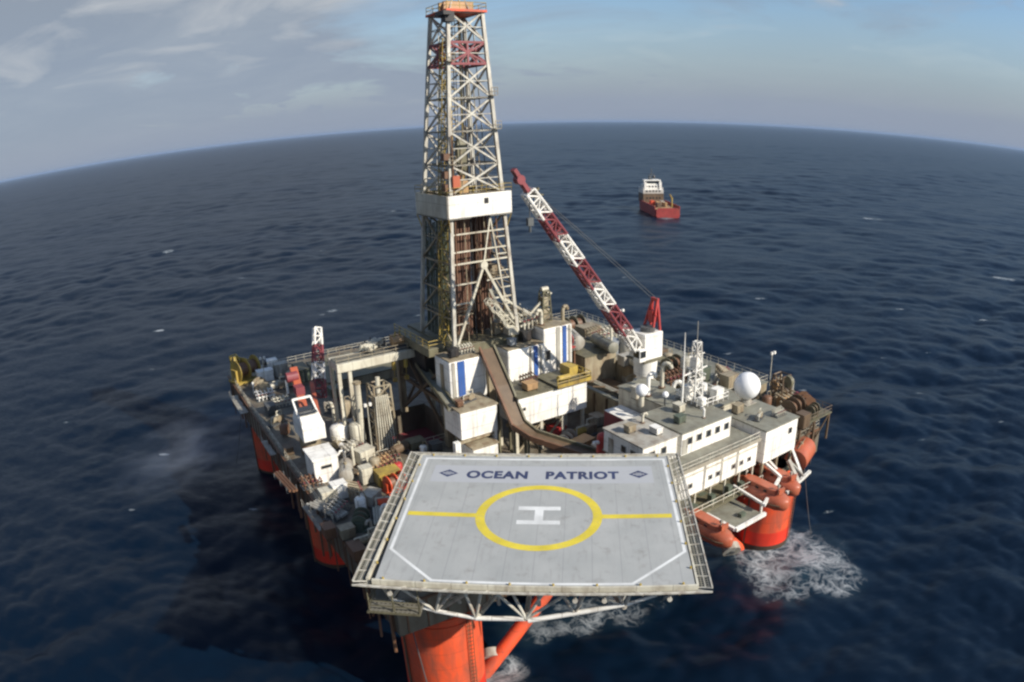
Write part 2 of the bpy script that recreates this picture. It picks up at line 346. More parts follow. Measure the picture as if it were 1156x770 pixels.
    nn = slope(1.1, (.55,1,1), .28, slope(.28, (.4,1,1), .18, geo.outputs['Normal'], R(12)), R(6)); nn = slope(.045, (.45,1,1), .30, nn, R(-7))
    nz = nt.nodes.new('ShaderNodeVectorMath'); nz.operation = 'NORMALIZE'; nt.links.new(nn, nz.inputs[0]); nt.links.new(nz.outputs[0], b.inputs['Normal'])
    big, _ = pn(.006, 3, (.6,1,1))
    wc = mixc(nt, ramp(nt, big, .35, .65), (.0010,.0062,.0158), (.0016,.0080,.0205))
    # foam lace
    fa = nt.nodes.new('ShaderNodeAttribute'); fa.attribute_name = 'foam'
    warp, _ = pn(.22, 4, rough=.6)
    wv = nt.nodes.new('ShaderNodeVectorMath'); wv.operation = 'SCALE'
    wn_ = nt.nodes.new('ShaderNodeTexNoise'); wn_.inputs['Scale'].default_value = .28; wn_.inputs['Detail'].default_value = 4; nt.links.new(geo.outputs['Position'], wn_.inputs['Vector'])
    nt.links.new(wn_.outputs['Color'], wv.inputs[0]); wv.inputs['Scale'].default_value = 6.5
    ad = nt.nodes.new('ShaderNodeVectorMath'); ad.operation = 'ADD'; nt.links.new(geo.outputs['Position'], ad.inputs[0]); nt.links.new(wv.outputs[0], ad.inputs[1])
    mp = nt.nodes.new('ShaderNodeMapping'); mp.inputs['Scale'].default_value = (1,1,.05); nt.links.new(ad.outputs[0], mp.inputs[0])
    vo = nt.nodes.new('ShaderNodeTexVoronoi'); vo.feature = 'DISTANCE_TO_EDGE'; vo.inputs['Scale'].default_value = .5; nt.links.new(mp.outputs[0], vo.inputs['Vector'])
    lace = ramp(nt, vo.outputs['Distance'], .0, .26, (1,1,1,1), (0,0,0,1))
    f2, _ = pn(.9, 8, rough=.75)
    def mth(op, a, b_, clamp=False):
        n = nt.nodes.new('ShaderNodeMath'); n.operation = op; n.use_clamp = clamp
        for k, x in ((0,a),(1,b_)):
            if isinstance(x, (int,float)): n.inputs[k].default_value = x
            else: nt.links.new(x, n.inputs[k])
        return n.outputs[0]
    vo2 = nt.nodes.new('ShaderNodeTexVoronoi'); vo2.feature = 'DISTANCE_TO_EDGE'; vo2.inputs['Scale'].default_value = 1.25; nt.links.new(mp.outputs[0], vo2.inputs['Vector'])
    lace2 = ramp(nt, vo2.outputs['Distance'], .0, .34, (1,1,1,1), (0,0,0,1)); f3, _ = pn(.33, 9, rough=.7, dist=1.2)
    body = mth('ADD', mth('ADD', mth('MULTIPLY', lace, .34), mth('MULTIPLY', lace2, .24)), mth('ADD', mth('MULTIPLY', f2, .45), mth('MULTIPLY', f3, .50)))
    pt, _ = pn(.11, 3); body = mth('MULTIPLY', body, ramp(nt, pt, .30, .62, (.45,.45,.45,1), (1.15,1.15,1.15,1)))
    fo = mth('MULTIPLY', body, fa.outputs['Fac'])
    fm = ramp(nt, fo, .42, 1.05, (0,0,0,1), (.7,.7,.7,1))
    wc = mixc(nt, ramp(nt, fa.outputs['Fac'], .25, 1.0, (0,0,0,1), (.55,.55,.55,1)), wc, (.022,.045,.062))
    nt.links.new(mixc(nt, fm, wc, (.46,.49,.51)), b.inputs['Base Color'])
    ro = nt.nodes.new('ShaderNodeMapRange'); nt.links.new(fm, ro.inputs[0]); ro.inputs[3].default_value = .36; ro.inputs[4].default_value = .8
    nt.links.new(ro.outputs[0], b.inputs['Roughness']); b.inputs['IOR'].default_value = 1.33; b.inputs['Specular IOR Level'].default_value = .30
    me.materials.append(m)
make_sea()

# ================================================================== THE PLATFORM
rig = thing('drilling_platform', 'huge semi-submersible oil platform hull with orange legs standing in the dark sea', 'oil platform', 0, 0, 0)
Z0, ZD = 15.5, 20.0
def moonpool_deck():
    b = MB()
    b.box(-7, 65, -5, 28, Z0, ZD); b.box(-7, 4.5, 28, 43, Z0, ZD); b.box(20, 65, 28, 43, Z0, ZD); b.box(-7, 65, 43, 80, Z0, ZD)
    return b
moonpool_deck().build('hull_deck', 'deck', rig, bevel=.08)
b = MB(); b.box(4.5, 20, 28, 43, Z0-.6, Z0+.1); b.build('moonpool_floor', 'dred', rig)  # red floor; its dark tone stands in for the shade inside the recess
b = MB()     # stiffened side plating, 3 mm proud of the hull
for y in np.arange(-4, 80, 2.4): b.box(-7.12, -7.003, y, y+.15, Z0+.1, ZD-.1)
for x in np.arange(-6, 65, 2.4): b.box(x, x+.15, -5.12, -5.003, Z0+.1, ZD-.1)
b.box(-7.25, -7.003, -5, 80, ZD-.35, ZD-.12); b.box(-7, 65, -5.25, -5.003, ZD-.35, ZD-.12)
b.build('side_stiffeners', 'rust', rig)
for u in (0, 59):
    for v in (0, 37, 75):
        b = MB(); b.cyl((u,v,3.2), (u,v,Z0), 4.85, n=40); c = b.build('column', 'orange', rig, smooth=True)
        b = MB(); b.cyl((u,v,-9), (u,v,3.2), 4.87, n=40); b.build('waterline_band', 'redlow', c, smooth=True)
        b = MB(); b.cyl((u,v,-1.2), (u,v,.75), 4.895, n=40); b.build('marine_growth', 'growth', c, smooth=True)
        b = MB()
        for z in (Z0-.5, Z0-1.6): b.cyl((u,v,z), (u,v,z+.28), 5.05, n=40)
        b.build('top_ring', 'orange', c, smooth=True)
        b = MB(); lx = u+5.15*math.cos(R(-75)); ly = v+5.15*math.sin(R(-75))
        for s in (-.3,.3): b.bar((lx+s,ly,1),(lx+s,ly,Z0),.08)
        for z in np.arange(1.4, Z0, .6): b.bar((lx-.3,ly,z),(lx+.3,ly,z),.06)
        b.build('ladder', 'rust', c)
        b = MB()
        t = R(-175); b.cyl((u+5.0*math.cos(t), v+5.0*math.sin(t), -6), (u+5.0*math.cos(t), v+5.0*math.sin(t), Z0-.6), .12, n=6)
        b.build('riser_pipe', 'brown', c)
# diagonal and horizontal braces
for v in (0, 37, 75):
    for s, u0, u1 in ((1, 4.2, 22), (-1, 54.8, 37)):
        b = MB(); b.cyl((u0, v, -1.5), (u1, v, Z0+.3), .95, n=20); b.build('diagonal_brace', 'orange', rig, smooth=True)
for u in (0, 59):
    for v0, v1 in ((5, 33), (41, 71)):
        b = MB(); b.cyl((u, v0, -3.5), (u, v1, -3.5), 1.4, n=16); b.build('horizontal_brace', 'orange', rig, smooth=True)
b = MB(); rail(b, [(-6.8,14,ZD),(-6.8,79.8,ZD),(64.8,79.8,ZD),(64.8,-4.8,ZD),(52,-4.8,ZD)], r=.04)
rail(b, [(5.0,27.8,ZD),(19.8,27.8,ZD)], r=.04)
b.build('deck_railing', 'cream', rig)
b = MB()
for (x0,x1,y0,y1) in ((-8.6,-7.3,15,22),(-8.8,-7.3,60,70),(-8.3,-7.3,40,46)): b = MB(); b.box(x0,x1,y0,y1,ZD-1.2,ZD-1.05); rail(b,[(x0,y0,ZD-1.05),(x0,y1,ZD-1.05)]); b.build('side_walkway', 'lgrey', rig)
b = MB()
for i in range(26): 
    v = rnd.uniform(-4, 78); b.cyl((-7.35-rnd.random()*.3, v, Z0-rnd.uniform(0,3)), (-7.35, v+rnd.uniform(-.3,.3), ZD-.3), rnd.uniform(.06,.2), n=6)
for i in range(14):
    u = rnd.uniform(12, 52); b.cyl((u, -5.4, Z0-rnd.uniform(0,2)), (u, -5.4, ZD-.3), rnd.uniform(.06,.18), n=6)
b.build('hull_side_pipes', 'rust', rig)
# thruster-like white fairing rings at the foot of two diagonal braces
for u, v, nm in ((7.2, .8, 'whitish round fender disc at the foot of the orange brace below the helideck'), (50.2, -1.0, 'whitish round fender disc at the brace foot beside the right leg')):
    t = thing('fender_disc', nm, 'fender', u, v, .9)
    b = MB(); b.cyl((-.25,-.5,.3),(.25,.5,.9),1.55,1.45,24); b.build('disc', 'lgrey', t, smooth=True)
    b = MB(); b.cyl((-.3,-.6,.24),(-.25,-.503,.297),.45,n=12); b.build('hub', 'dgrey', t)

# mooring wires
for (u, v, du, dv, lab) in ((-5, -3.5, 1, -2.5, 'thin mooring wire dropping into the dark sea left of the near leg'), (64, -3, 3, -3, 'thin mooring wire dropping into the sea beyond the right leg'),
                       (-5, 79, -4, 3, 'thin mooring wire running down from the far left corner of the hull')):
    x, y = W(u, v); b = MB(); P = []
    for k in range(9):
        s = k/8; P.append((du*s, dv*s, 15.2*(1-s)**1.3 - 1.5*s))
    b.path(P, .07, 6); o = b.build('mooring_wire', 'dgrey'); o.location = (x, y, 0); o.rotation_euler = (0,0,A32); tag(o, lab, 'wire')

# ================================================================== HELIDECK
hx, hy = 2.0, 59.1
def P2(y, x): pass
hd = thing('helideck', 'big pale grey helicopter deck with yellow circle, white H and name lettering', 'helideck', 0, 0, 30, world=(hx, hy), wrot=HD_ROT)
poly = [(-13.9,-8.6),(-11.6,-11.5),(11.7,-11.5),(13.9,-9.4),(13.7,12.6),(-13.9,12.6)]
b = MB(); b.prism([(-13.2,-11.4),(13.5,-11.4),(13.6,12.6),(-13.8,12.6)], -.45, 0); b.build('deck_plate', 'heli', hd)
b = MB(); b.box(-13.45,13.75,-11.62,-11.403,-.5,.07); b.box(13.603,13.8,-11.4,12.6,-.75,.07); b.box(-14.0,-13.803,-11.4,12.6,-.75,.07); b.box(-13.8,13.6,12.603,12.8,-.75,.07); b.build('edge_beam', 'cream', hd)
def strip(b, p, q, w, z=.004):
    p = Vector((p[0],p[1],z)); q = Vector((q[0],q[1],z)); d = (q-p).normalized(); n = Vector((-d.y,d.x,0))*w/2
    return b.add([p-n-d*w*.4, q-n+d*w*.4, q+n+d*w*.4, p+n-d*w*.4], [(0,1,2,3)])
bp_ = [(-13.1,11.8),(13.1,11.8),(13.2,-6.4),(8.3,-11.05),(-8.4,-11.05),(-12.9,-6.6)]
b = MB()
for k in range(6): strip(b, bp_[k], bp_[(k+1)%6], .30, .006+.0015*k)
b.build('white_perimeter_line', 'mark_w', hd)
b = MB(); b.add([(-11.8,6.4,.004),(11.6,6.4,.004),(11.6,10.2,.004),(-11.8,10.2,.004)], [(0,1,2,3)]); b.build('name_band', 'band', hd)
b = MB(); n = 96; vs = []; fs = []
for i in range(n):
    a = 2*math.pi*i/n; vs += [(6.05*math.cos(a), 6.05*math.sin(a)-.1, .009), (5.15*math.cos(a), 5.15*math.sin(a)-.1, .009)]
for i in range(n): j = (i+1) % n; fs.append((2*i, 2*j, 2*j+1, 2*i+1))
b.add(vs, fs); b.build('yellow_circle', 'mark_y', hd)
b = MB(); strip(b, (-12.4,-.2), (-6.3,-.2), .75, .012); strip(b, (6.3,-.2), (12.4,-.2), .75, .012); b.build('yellow_centre_line', 'mark_y', hd)
b = MB()
for z, (x0,x1,y0,y1) in ((.009,(-2.05,2.05,.95,1.65)), (.009,(-2.05,2.05,-1.65,-.95)), (.009,(-.42,.42,-.95,.95))): b.add([(x0,y0,z),(x1,y0,z),(x1,y1,z),(x0,y1,z)], [(0,1,2,3)])
b.build('letter_h', 'mark_w', hd)
def text_mesh(name, body, x0, x1, y0, h, z, mat, parent):
    cu = bpy.data.curves.new(name, 'FONT'); cu.body = body; cu.size = 1; cu.offset = .05; cu.extrude = 0; cu.space_character = 1.12
    o = bpy.data.objects.new(name, cu); COL.objects.link(o); bpy.context.view_layer.update()
    me = bpy.data.meshes.new_from_object(o.evaluated_get(bpy.context.evaluated_depsgraph_get())); bpy.data.objects.remove(o)
    co_ = np.zeros(len(me.vertices)*3); me.vertices.foreach_get('co', co_); co_ = co_.reshape(-1,3)
    mn, mxx = co_.min(0), co_.max(0)
    co_[:,0] = x0+(co_[:,0]-mn[0])/(mxx[0]-mn[0])*(x1-x0); co_[:,1] = y0+(co_[:,1]-mn[1])/(mxx[1]-mn[1])*h; co_[:,2] = z
    me.vertices.foreach_set('co', co_.ravel()); me.materials.clear(); me.materials.append(M[mat]); me.name = name; me.update()
    k = bpy.data.objects.new(name, me); COL.objects.link(k); k.parent = parent; return k
text_mesh('name_lettering', 'OCEAN', -8.1, -1.6, 7.3, 1.75, .010, 'navy', hd)
text_mesh('name_lettering', 'PATRIOT', .3, 8.0, 7.3, 1.75, .010, 'navy', hd)
for x in (-10.1, 10.1):       # flattened diamond emblem with a pale bar through it
    b = MB(); y = 8.35
    b.add([(x-1.05,y,.010),(x,y-.85,.010),(x+1.05,y,.010),(x,y+.85,.010)], [(0,1,2,3)]); e = b.build('emblem', 'navy', hd)
    b = MB(); b.add([(x-.62,y-.1,.015),(x+.62,y-.1,.015),(x+.62,y+.1,.015),(x-.62,y+.1,.015)], [(0,1,2,3)]); b.add([(x-.3,y+.22,.015),(x+.3,y+.22,.015),(x+.3,y+.34,.015),(x-.3,y+.34,.015)], [(0,1,2,3)])
    b.add([(x-.3,y-.34,.015),(x+.3,y-.34,.015),(x+.3,y-.22,.015),(x-.3,y-.22,.015)], [(0,1,2,3)]); b.build('emblem_bar', 'band', e)
# perimeter safety net : sloping mesh panels on bars
def net(side, p0, p1, q0, q1, nbar):
    b = MB(); p0, p1, q0, q1 = map(Vector, (p0,p1,q0,q1)); b.add([p0,p1,q1,q0], [(0,1,2,3)])
    o = b.build('safety_net', 'net', hd)
    f = MB()
    for i in range(nbar+1):
        t = i/nbar; f.bar(p0.lerp(p1,t), q0.lerp(q1,t), .1)
    f.bar(q0, q1, .13); f.bar(p0.lerp(q0,.5), p1.lerp(q1,.5), .06); f.build('net_frame', 'truss', o)
net('left', (-14.0,-11.4,-.3), (-14.0,12.8,-.3), (-15.1,-11.8,-.12), (-15.3,13.4,-.05), 15)
net('right', (13.8,-11.4,-.3), (13.8,12.8,-.3), (14.9,-11.8,-.12), (14.9,13.4,-.05), 15)
net('front', (-13.9,-11.64,-.4), (13.7,-11.64,-.4), (-15.1,-12.1,-.3), (14.9,-12.1,-.3), 16)
net('back', (-13.9,12.82,-.3), (13.7,12.82,-.3), (-15.3,13.4,-.15), (14.9,13.4,-.15), 16)
# underdeck girders
b = MB()
for x in np.arange(-12.5, 13.5, 3.1): b.box(x-.09, x+.09, -11.3, 12.5, -1.15, -.451)
for y in (-9.5, -4, 2, 8): b.box(-13.2, 13.2, y-.12, y+.12, -1.5, -1.151)
b.build('underdeck_girders', 'beige', hd)
# supporting truss at the front and under the deck
b = MB()
LB = [(-8.6,-9.8,-4.4), (-5.0,-10.2,-4.7), (-.6,-10.4,-4.4), (7.8,-10.4,-3.0)]
b.cyl((-12.6,-9.6,-3.5), (-8.6,-9.8,-4.4), .18, n=10); b.cyl((-8.6,-9.8,-4.4), (-5.0,-10.2,-4.7), .2, n=10); b.cyl((7.8,-10.4,-2.8), (12.2,-10.4,-1.0), .16, n=10); b.cyl((-5.0,-10.2,-4.7), (-.8,-10.4,-4.4), .24, n=10); b.cyl((-.4,-10.4,-4.6), (7.8,-10.4,-2.7), .24, n=10)
b.build('lower_chord', 'white', hd, smooth=True)
b = MB()
for p, qs in ((LB[0], [(-12,-11),(-7.6,-11),(-6.2,-10.8)]), (LB[1], [(-5.9,-11),(-4.2,-11)]), (LB[2], [(-3.6,-11),(-1.9,-11),(1.2,-11),(3.6,-11)]), (LB[3], [(6.9,-11),(8.4,-11),(4.5,-11)]), ((3.6,-10.4,-3.7), [(2.2,-11),(4.6,-11)]), ((-12.6,-9.6,-3.5), [(-13.2,-11),(-11.0,-11)]), ((10.4,-10.4,-1.8), [(9.4,-11),(11.6,-11)])):
    for q in qs: b.cyl(p, (q[0], q[1]+.4, -.8), .15, n=8)
for x in (-10, -5, 0, 5, 10):
    for y in (-4, 3, 9): b.cyl((x, y, -1.4), (x*.8, y+2.2, -9.7), .2, n=8)
b.cyl((-12,-8,-1.3), (-8.6,-1,-9.7), .25); b.cyl(LB[0], (-7.5,0,-9.7), .25); b.cyl(LB[1], (-4,1,-9.7), .25); b.cyl(LB[2], (-1,3,-9.7), .25); b.cyl(LB[3], (5,6,-9.7), .25)
b.build('support_truss', 'truss', hd, smooth=True)
# lower maintenance walkway below the near left corner
b = MB(); b.box(-14.3,-9.6,-11.4,-9.4,-3.75,-3.6); b.box(-14.3,-12.2,-9.4,3,-3.75,-3.6)
b.build('under_walkway', 'grate', hd)
b = MB(); rail(b, [(-9.6,-11.3,-3.6),(-14.2,-11.3,-3.6),(-14.2,3,-3.6)], h=1.1, r=.05); b.bar((-14.3,-11.45,-3.7),(-9.6,-11.45,-3.7),.16); b.bar((-14.3,-11.6,-3.7),(-14.3,3,-3.7),.16)
for x in (-14.2,-12,-9.7): b.cyl((x,-11.3,-3.6),(x,-11.2,-.8),.07)
b.build('walkway_railing', 'olive', hd)
for x, z in ((-11.9,-.75), (11.4,-.75), (3.6,-.8), (6.0,-.8)):
    b = MB(); b.cyl((x,-11.75,z), (x,-11.75,z-.35), .13); b.cyl((x,-11.95,z-.3), (x,-11.6,z-.6), .22, .17, 10); b.build('floodlight', 'lgrey', hd)
lm = MB(); lm.cyl((0,0,0),(0,0,.2),.11,.09,8); lamp0 = lm.build('perimeter_light', 'yellow', hd)
spots = [(x,-11.3) for x in np.linspace(-12.5,12.5,8)] + [(x,12.5) for x in np.linspace(-12.5,12.5,8)] + [(-13.6,y) for y in np.linspace(-9,10,6)] + [(13.4,y) for y in np.linspace(-9,10,6)]
for i, (x, y) in enumerate(spots):
    o = lamp0 if i == 0 else lamp0.copy()
    if i: COL.objects.link(o)
    o.location = (x, y, .001)

# ================================================================== DERRICK
DU, DV = 23.5, 32.0
dk = thing('derrick', 'tall white steel lattice drilling derrick with white windbreak band', 'derrick', DU, DV, 34.5)
H = 48.0
def hw(z): return 5.35+(2.75-5.35)*min(z/H,1)
cs = [(-1,-1),(1,-1),(1,1),(-1,1)]
for sx, sy in cs:
    b = MB(); b.bar((sx*hw(0), sy*hw(0), 0), (sx*hw(H), sy*hw(H), H), .5); b.build('derrick_leg', 'truss', dk)
lev = [11.8, 18.5, 21.6, 25.7, 30.5, 35.3, 40.2, 43.5, 48]
def face_pts(k, z):
    a, c = cs[k], cs[(k+1)%4]; h = hw(z); return Vector((a[0]*h, a[1]*h, z)), Vector((c[0]*h, c[1]*h, z))
seg = {'lower': (0, 2), 'middle': (2, 5), 'upper': (5, 8)}
for nm, (i0, i1) in seg.items():
    for k in range(4):
        b = MB()
        for i in range(i0, i1):
            if k == 0 and i == 0: continue
            z0, z1 = lev[i], lev[i+1]; p0, p1 = face_pts(k, z0); q0, q1 = face_pts(k, z1)
            b.bar(p0, p1, .25); b.bar(q0, q1, .25); b.bar(p0, q1, .25); b.bar(p1, q0, .25); zm = (z0+z1)/2; r0, r1 = face_pts(k, zm); b.bar(r0, r1, .12); b.bar((p0+p1)/2, (r0+r1)/2, .1)
        b.build('face_bracing', 'beige' if nm == 'lower' else 'truss', dk)
b = MB()
for k in range(4):
    for z0, z1 in ((40.25, 43.45),):
        p0, p1 = face_pts(k, z0); q0, q1 = face_pts(k, z1)
        b.bar(p0, p1, .34); b.bar(q0, q1, .34); b.bar(p0, q1, .26); b.bar(p1, q0, .26); b.bar((p0+p1)/2, (q0+q1)/2, .3)
        for t in (.25,.75): b.bar(p0.lerp(p1,t), q0.lerp(q1,1-t), .2)
b.build('red_band_bracing', 'dred', dk)
# side and rear faces below: ladders of bracing; front (v-door) face with inverted V
for k in (1, 2, 3):
    b = MB(); zs = [0, 3.9, 7.8, 11.8]
    for i in range(3):
        p0, p1 = face_pts(k, zs[i]); q0, q1 = face_pts(k, zs[i+1]); b.bar(q0, q1, .2); b.bar(p0, (q0+q1)/2, .18); b.bar(p1, (q0+q1)/2, .18)
    b.build('face_bracing', 'beige', dk)
b = MB(); p0, p1 = face_pts(0, 0); q0, q1 = face_pts(0, 11.8); a = (q0+q1)/2+Vector((.3,-.1,-.6))
b.bar(a, p0+Vector((.4,0,0)), .36); b.bar(a, p1+Vector((-.6,0,2.5)), .36); b.bar(q0, q1, .22); b.cyl(a+Vector((0,-.3,0)), a+Vector((0,.2,0)), .6)
for z in (3.2, 6.1, 8.9):
    l0, l1 = face_pts(0, z); t = .5-.36*(11.2-z)/11.2; b.bar(l0, l0.lerp(l1, max(t,.1)), .2); b.bar(l1, l1.lerp(l0, max(t,.1)), .2)
for z in (13.5, 16.0):
    l0, l1 = face_pts(0, z); b.bar(l0, l1, .2)
l0, l1 = face_pts(0, 18); b.bar(a, l0.lerp(l1,.72), .2); b.bar(l0.lerp(l1,.72), (face_pts(0,5)[0]).lerp(face_pts(0,5)[1],.86), .2)
for z in (2.5,5,7.5,10,12.5,15): l0, l1 = face_pts(0, z); b.bar(l0.lerp(l1,.8), l1, .16)
b.build('v_door_frame', 'cream', dk)
# windbreak band
for k in range(4):
    b = MB(); z0, z1 = 18.4, 21.6; h = hw(20)+.85
    if k == 0: b.box(-h, h, -h-.12, -h, z0, z1)
    if k == 1: b.box(h, h+.12, -h, h, z0, z1)
    if k == 2: b.box(-h, h, h, h+.12, z0, z1)
    if k == 3: b.box(-h-.12, -h, -h, h, z0, z1)
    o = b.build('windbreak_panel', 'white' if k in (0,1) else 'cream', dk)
    if k == 0:
        c = MB(); c.box(.6, 1.3, -h-.15, -h-.122, z0+1.7, z0+2.5); c.build('opening', 'black', o)
b = MB(); h = hw(20)+.85; b.box(-h, -1.6, -h, h, 18.2, 18.39); b.box(1.6, h, -h, h, 18.2, 18.39); b.box(-1.6, 1.6, 1.4, h, 18.2, 18.39); b.build('monkey_board', 'grate', dk)
b = MB(); rail(b, [(-h-.1,-h-.1,21.6),(h+.1,-h-.1,21.6),(h+.1,h+.1,21.6),(-h-.1,h+.1,21.6),(-h-.1,-h-.1,21.6)]); 
for s in cs: b.bar((s[0]*(h),s[1]*(h),18.3),(s[0]*(hw(16)),s[1]*hw(16),15.8),.14)
b.build('band_railing', 'yellow', dk)
# crown
b = MB(); b.box(-3.3, 3.3, -3.3, 3.3, H, H+.35); b.build('crown_platform', 'orange', dk)
b = MB(); b.box(-2.4,2.4,-.9,-.5,H+.35,H+1.9); b.box(-2.4,2.4,.5,.9,H+.35,H+1.9)
for x in (-1.6,-.8,0,.8,1.6): b.cyl((x-.15,0,H+1.3),(x+.15,0,H+1.3),.75,n=16)
b.build('crown_block', 'tan', dk)
b = MB(); b.box(-3.6,-2.2,-3.6,-2.2,H-1.6,H-.1); b.box(-4.2,-3.0,-4.2,-1.6,H-.7,H-.1); b.build('crown_winch', 'black', dk)
b = MB(); rail(b, [(-3.2,-3.2,H+.35),(3.2,-3.2,H+.35),(3.2,3.2,H+.35),(-3.2,3.2,H+.35),(-3.2,-3.2,H+.35)], r=.05); b.build('crown_railing', 'yellow', dk)
b = MB()
for s in (-1,1):
    b.bar((s*1.7,-1.2,H+.35),(0,-.2,H+5.2),.16); b.bar((s*1.7,1.2,H+.35),(0,.2,H+5.2),.16)
b.bar((0,-.4,H+5.2),(0,.4,H+5.2),.2); b.build('gin_pole', 'truss', dk)
# guide rails, ladder tower at left, standpipe
b = MB()
for s in (-.9,.9): b.bar((s,.9,2),(s,.9,H),.24)
for z in np.arange(3, H, 2.6): b.bar((-.9,.9,z),(.9,.9,z),.14)
b.build('guide_rails', 'yellow', dk)
b = MB(); lattice(b, (-5.6,-2.6,.5), (-3.2,-2.2,H-4), 1.0, .9, 26, .06, .05, up=(0,1,0)); b.build('ladder_tower', 'yellow', dk)
b = MB(); b.path([(-4.4,-5.2,0),(-3.8,-4.5,18),(-3.7,-4.3,30)], .12); b.path([(2.2,1.8,0),(1.8,1.6,30),(1.2,1.2,32)], .12); b.path([(3.6,-4.9,0),(3.0,-4.2,18)], .1); b.build('standpipe', 'rust', dk)
for k in range(9):
    x0 = rnd.uniform(-4.2,4.2); y0 = rnd.choice((-4.6,4.2,rnd.uniform(-3,3))); z1 = rnd.choice((17,28,38,46)); f = hw(z1)/hw(0)
    b = MB(); b.path([(x0,y0,.2),(x0*(1+f)/2+.15,y0*(1+f)/2,z1*.5),(x0*f,y0*f,z1)], rnd.uniform(.05,.1), 6); b.build('service_hose', rnd.choice(('black','rust','beige','brown')), dk)
for k, z in enumerate((25.9, 35.5, 40.5, 30.6)):
    h_ = hw(z); b = MB(); sx = (-1,1)[k % 2]; b.box(sx*h_-.5, sx*h_+.5, -h_-1.0, -h_-.1, z, z+.08); rail(b,[(sx*h_-.5,-h_-1.0,z+.08),(sx*h_+.5,-h_-1.0,z+.08)],r=.05,step=.5); b.build('work_platform', 'beige', dk)
b = MB()
for z in (22.2, 24.0, 26.5): b.cbox(-4.3,-3.6,z,1.2,1.1,1.0)
b.build('hose_drums', 'rust', dk)
b = MB(); b.cbox(-3.4,-4.3,22.6,1.1,.9,1.7); b.build('service_basket', 'boat', dk)
b = MB()   # left windwall under the band: dark slatted sheeting
h = hw(9)+.1
for i in range(15): 
    y = -4.3+i*.62+rnd.uniform(-.1,.1); b.cyl((-h+.3, y, .2), (-h+.75, y*.9, 17.0+rnd.random()), rnd.uniform(.07,.15), n=6)
for i in range(6): b.bar((-h+.3+.07*i,-4.6,1.5+3*i),(-h+.3+.07*i,4.6,1.5+3*i),.16)
b.build('pipe_rack_bars', 'dgreen', dk)
for z, x0, x1, y0, y1 in ((4.2,-4.8,-1.6,-4.6,4.4),(9.0,1.8,4.4,-4.2,4.2),(13.4,-4.0,3.9,1.0,3.8)):
    b = MB(); b.box(x0,x1,y0,y1,z,z+.12); rail(b,[(x0,y0,z+.12),(x1,y0,z+.12),(x1,y1,z+.12)],r=.05); b.build('service_platform','beige',dk)
for z, x, y, a_, c_ in ((4.4,-3.4,-3.4,'rust',1.4),(9.2,3.2,-2.6,'beige',1.5),(13.6,2.4,2.4,'brown',1.6),(.1,3.2,-3.2,'beige',1.8),(.1,-2.6,-2.0,'brown',1.6),(2.4,3.4,-3.4,'truss',1.1)):
    b = MB(); b.cbox(x,y,z,a_ and c_,c_*.8,c_); b.build('floor_machine',a_,dk,bevel=.08)
b = MB()
for i in range(13):
    x = -4.4+i*.7; b.cyl((x, h-.2, .2), (x*.9, h-.7, 12+3*rnd.random()), .12, n=6)
b.build('pipe_rack_bars', 'dgreen', dk)
# top drive, travelling block
t = thing('top_drive', 'yellow travelling block and top drive hanging inside the upper derrick', 'travelling block', DU, DV, 58.5)
b = MB(); b.loft([[(x*w_,y*w_*.6,z) for x,y in ((-1,-1),(1,-1),(1,1),(-1,1))] for z, w_ in ((0,.5),(1.2,.8),(4.5,.8),(5.8,.4))]); b.build('block', 'olive', t, bevel=.1)
b = MB(); b.cbox(0,0,-4.4,1.7,1.4,3.6); b.cyl((0,0,-.9),(0,0,0),.3); b.cyl((0,0,-6),(0,0,-4.4),.35); b.build('drive_motor', 'tan', t, bevel=.08)
b = MB()
for s in (-.7,-.3,.3,.7): b.cyl((s,0,5.4),(s,0,23.6),.06,n=6)
b.build('drilling_lines', 'dgrey', t)
b = MB(); b.cyl((0,0,-24),(0,0,-6),.12); b.build('drill_string', 'pipe', t)
# racked drill pipes, each its own
pm = MB(); pm.cyl((0,0,0),(0,0,18.6),.17,n=8); base_me = None
n = 0
for i in range(8):
    for j in range(4):
        u = DU-3.6+i*.42; v = DV-2.2+j*.55; x, y = W(u, v)
        if base_me is None: o = pm.build('drill_pipe', 'pipe'); base_me = o.data
        else: o = bpy.data.objects.new('drill_pipe', base_me); COL.objects.link(o)
        o.location = (x, y, 34.8); o.rotation_euler = (R(.6+rnd.random()*.3), R(rnd.uniform(-.3,.3)), A32)
        LABELS.pop('x', None); o['label'] = 'rust brown drill pipe standing in the rack inside the lower derrick'; o['category'] = 'drill pipe'; o['group'] = 'drill pipes racked in the derrick'; n += 1
for i in range(5):
    for j in range(4):
        u = DU+1.6+i*.5; v = DV-1.0+j*.6; x, y = W(u, v); o = bpy.data.objects.new('drill_pipe', base_me); COL.objects.link(o)
        o.location = (x, y, 34.8); o.rotation_euler = (R(.5), R(rnd.uniform(-.3,.3)), A32); o['label'] = 'rust brown drill pipe standing in the rack inside the lower derrick'; o['category'] = 'drill pipe'; o['group'] = 'drill pipes racked in the derrick'

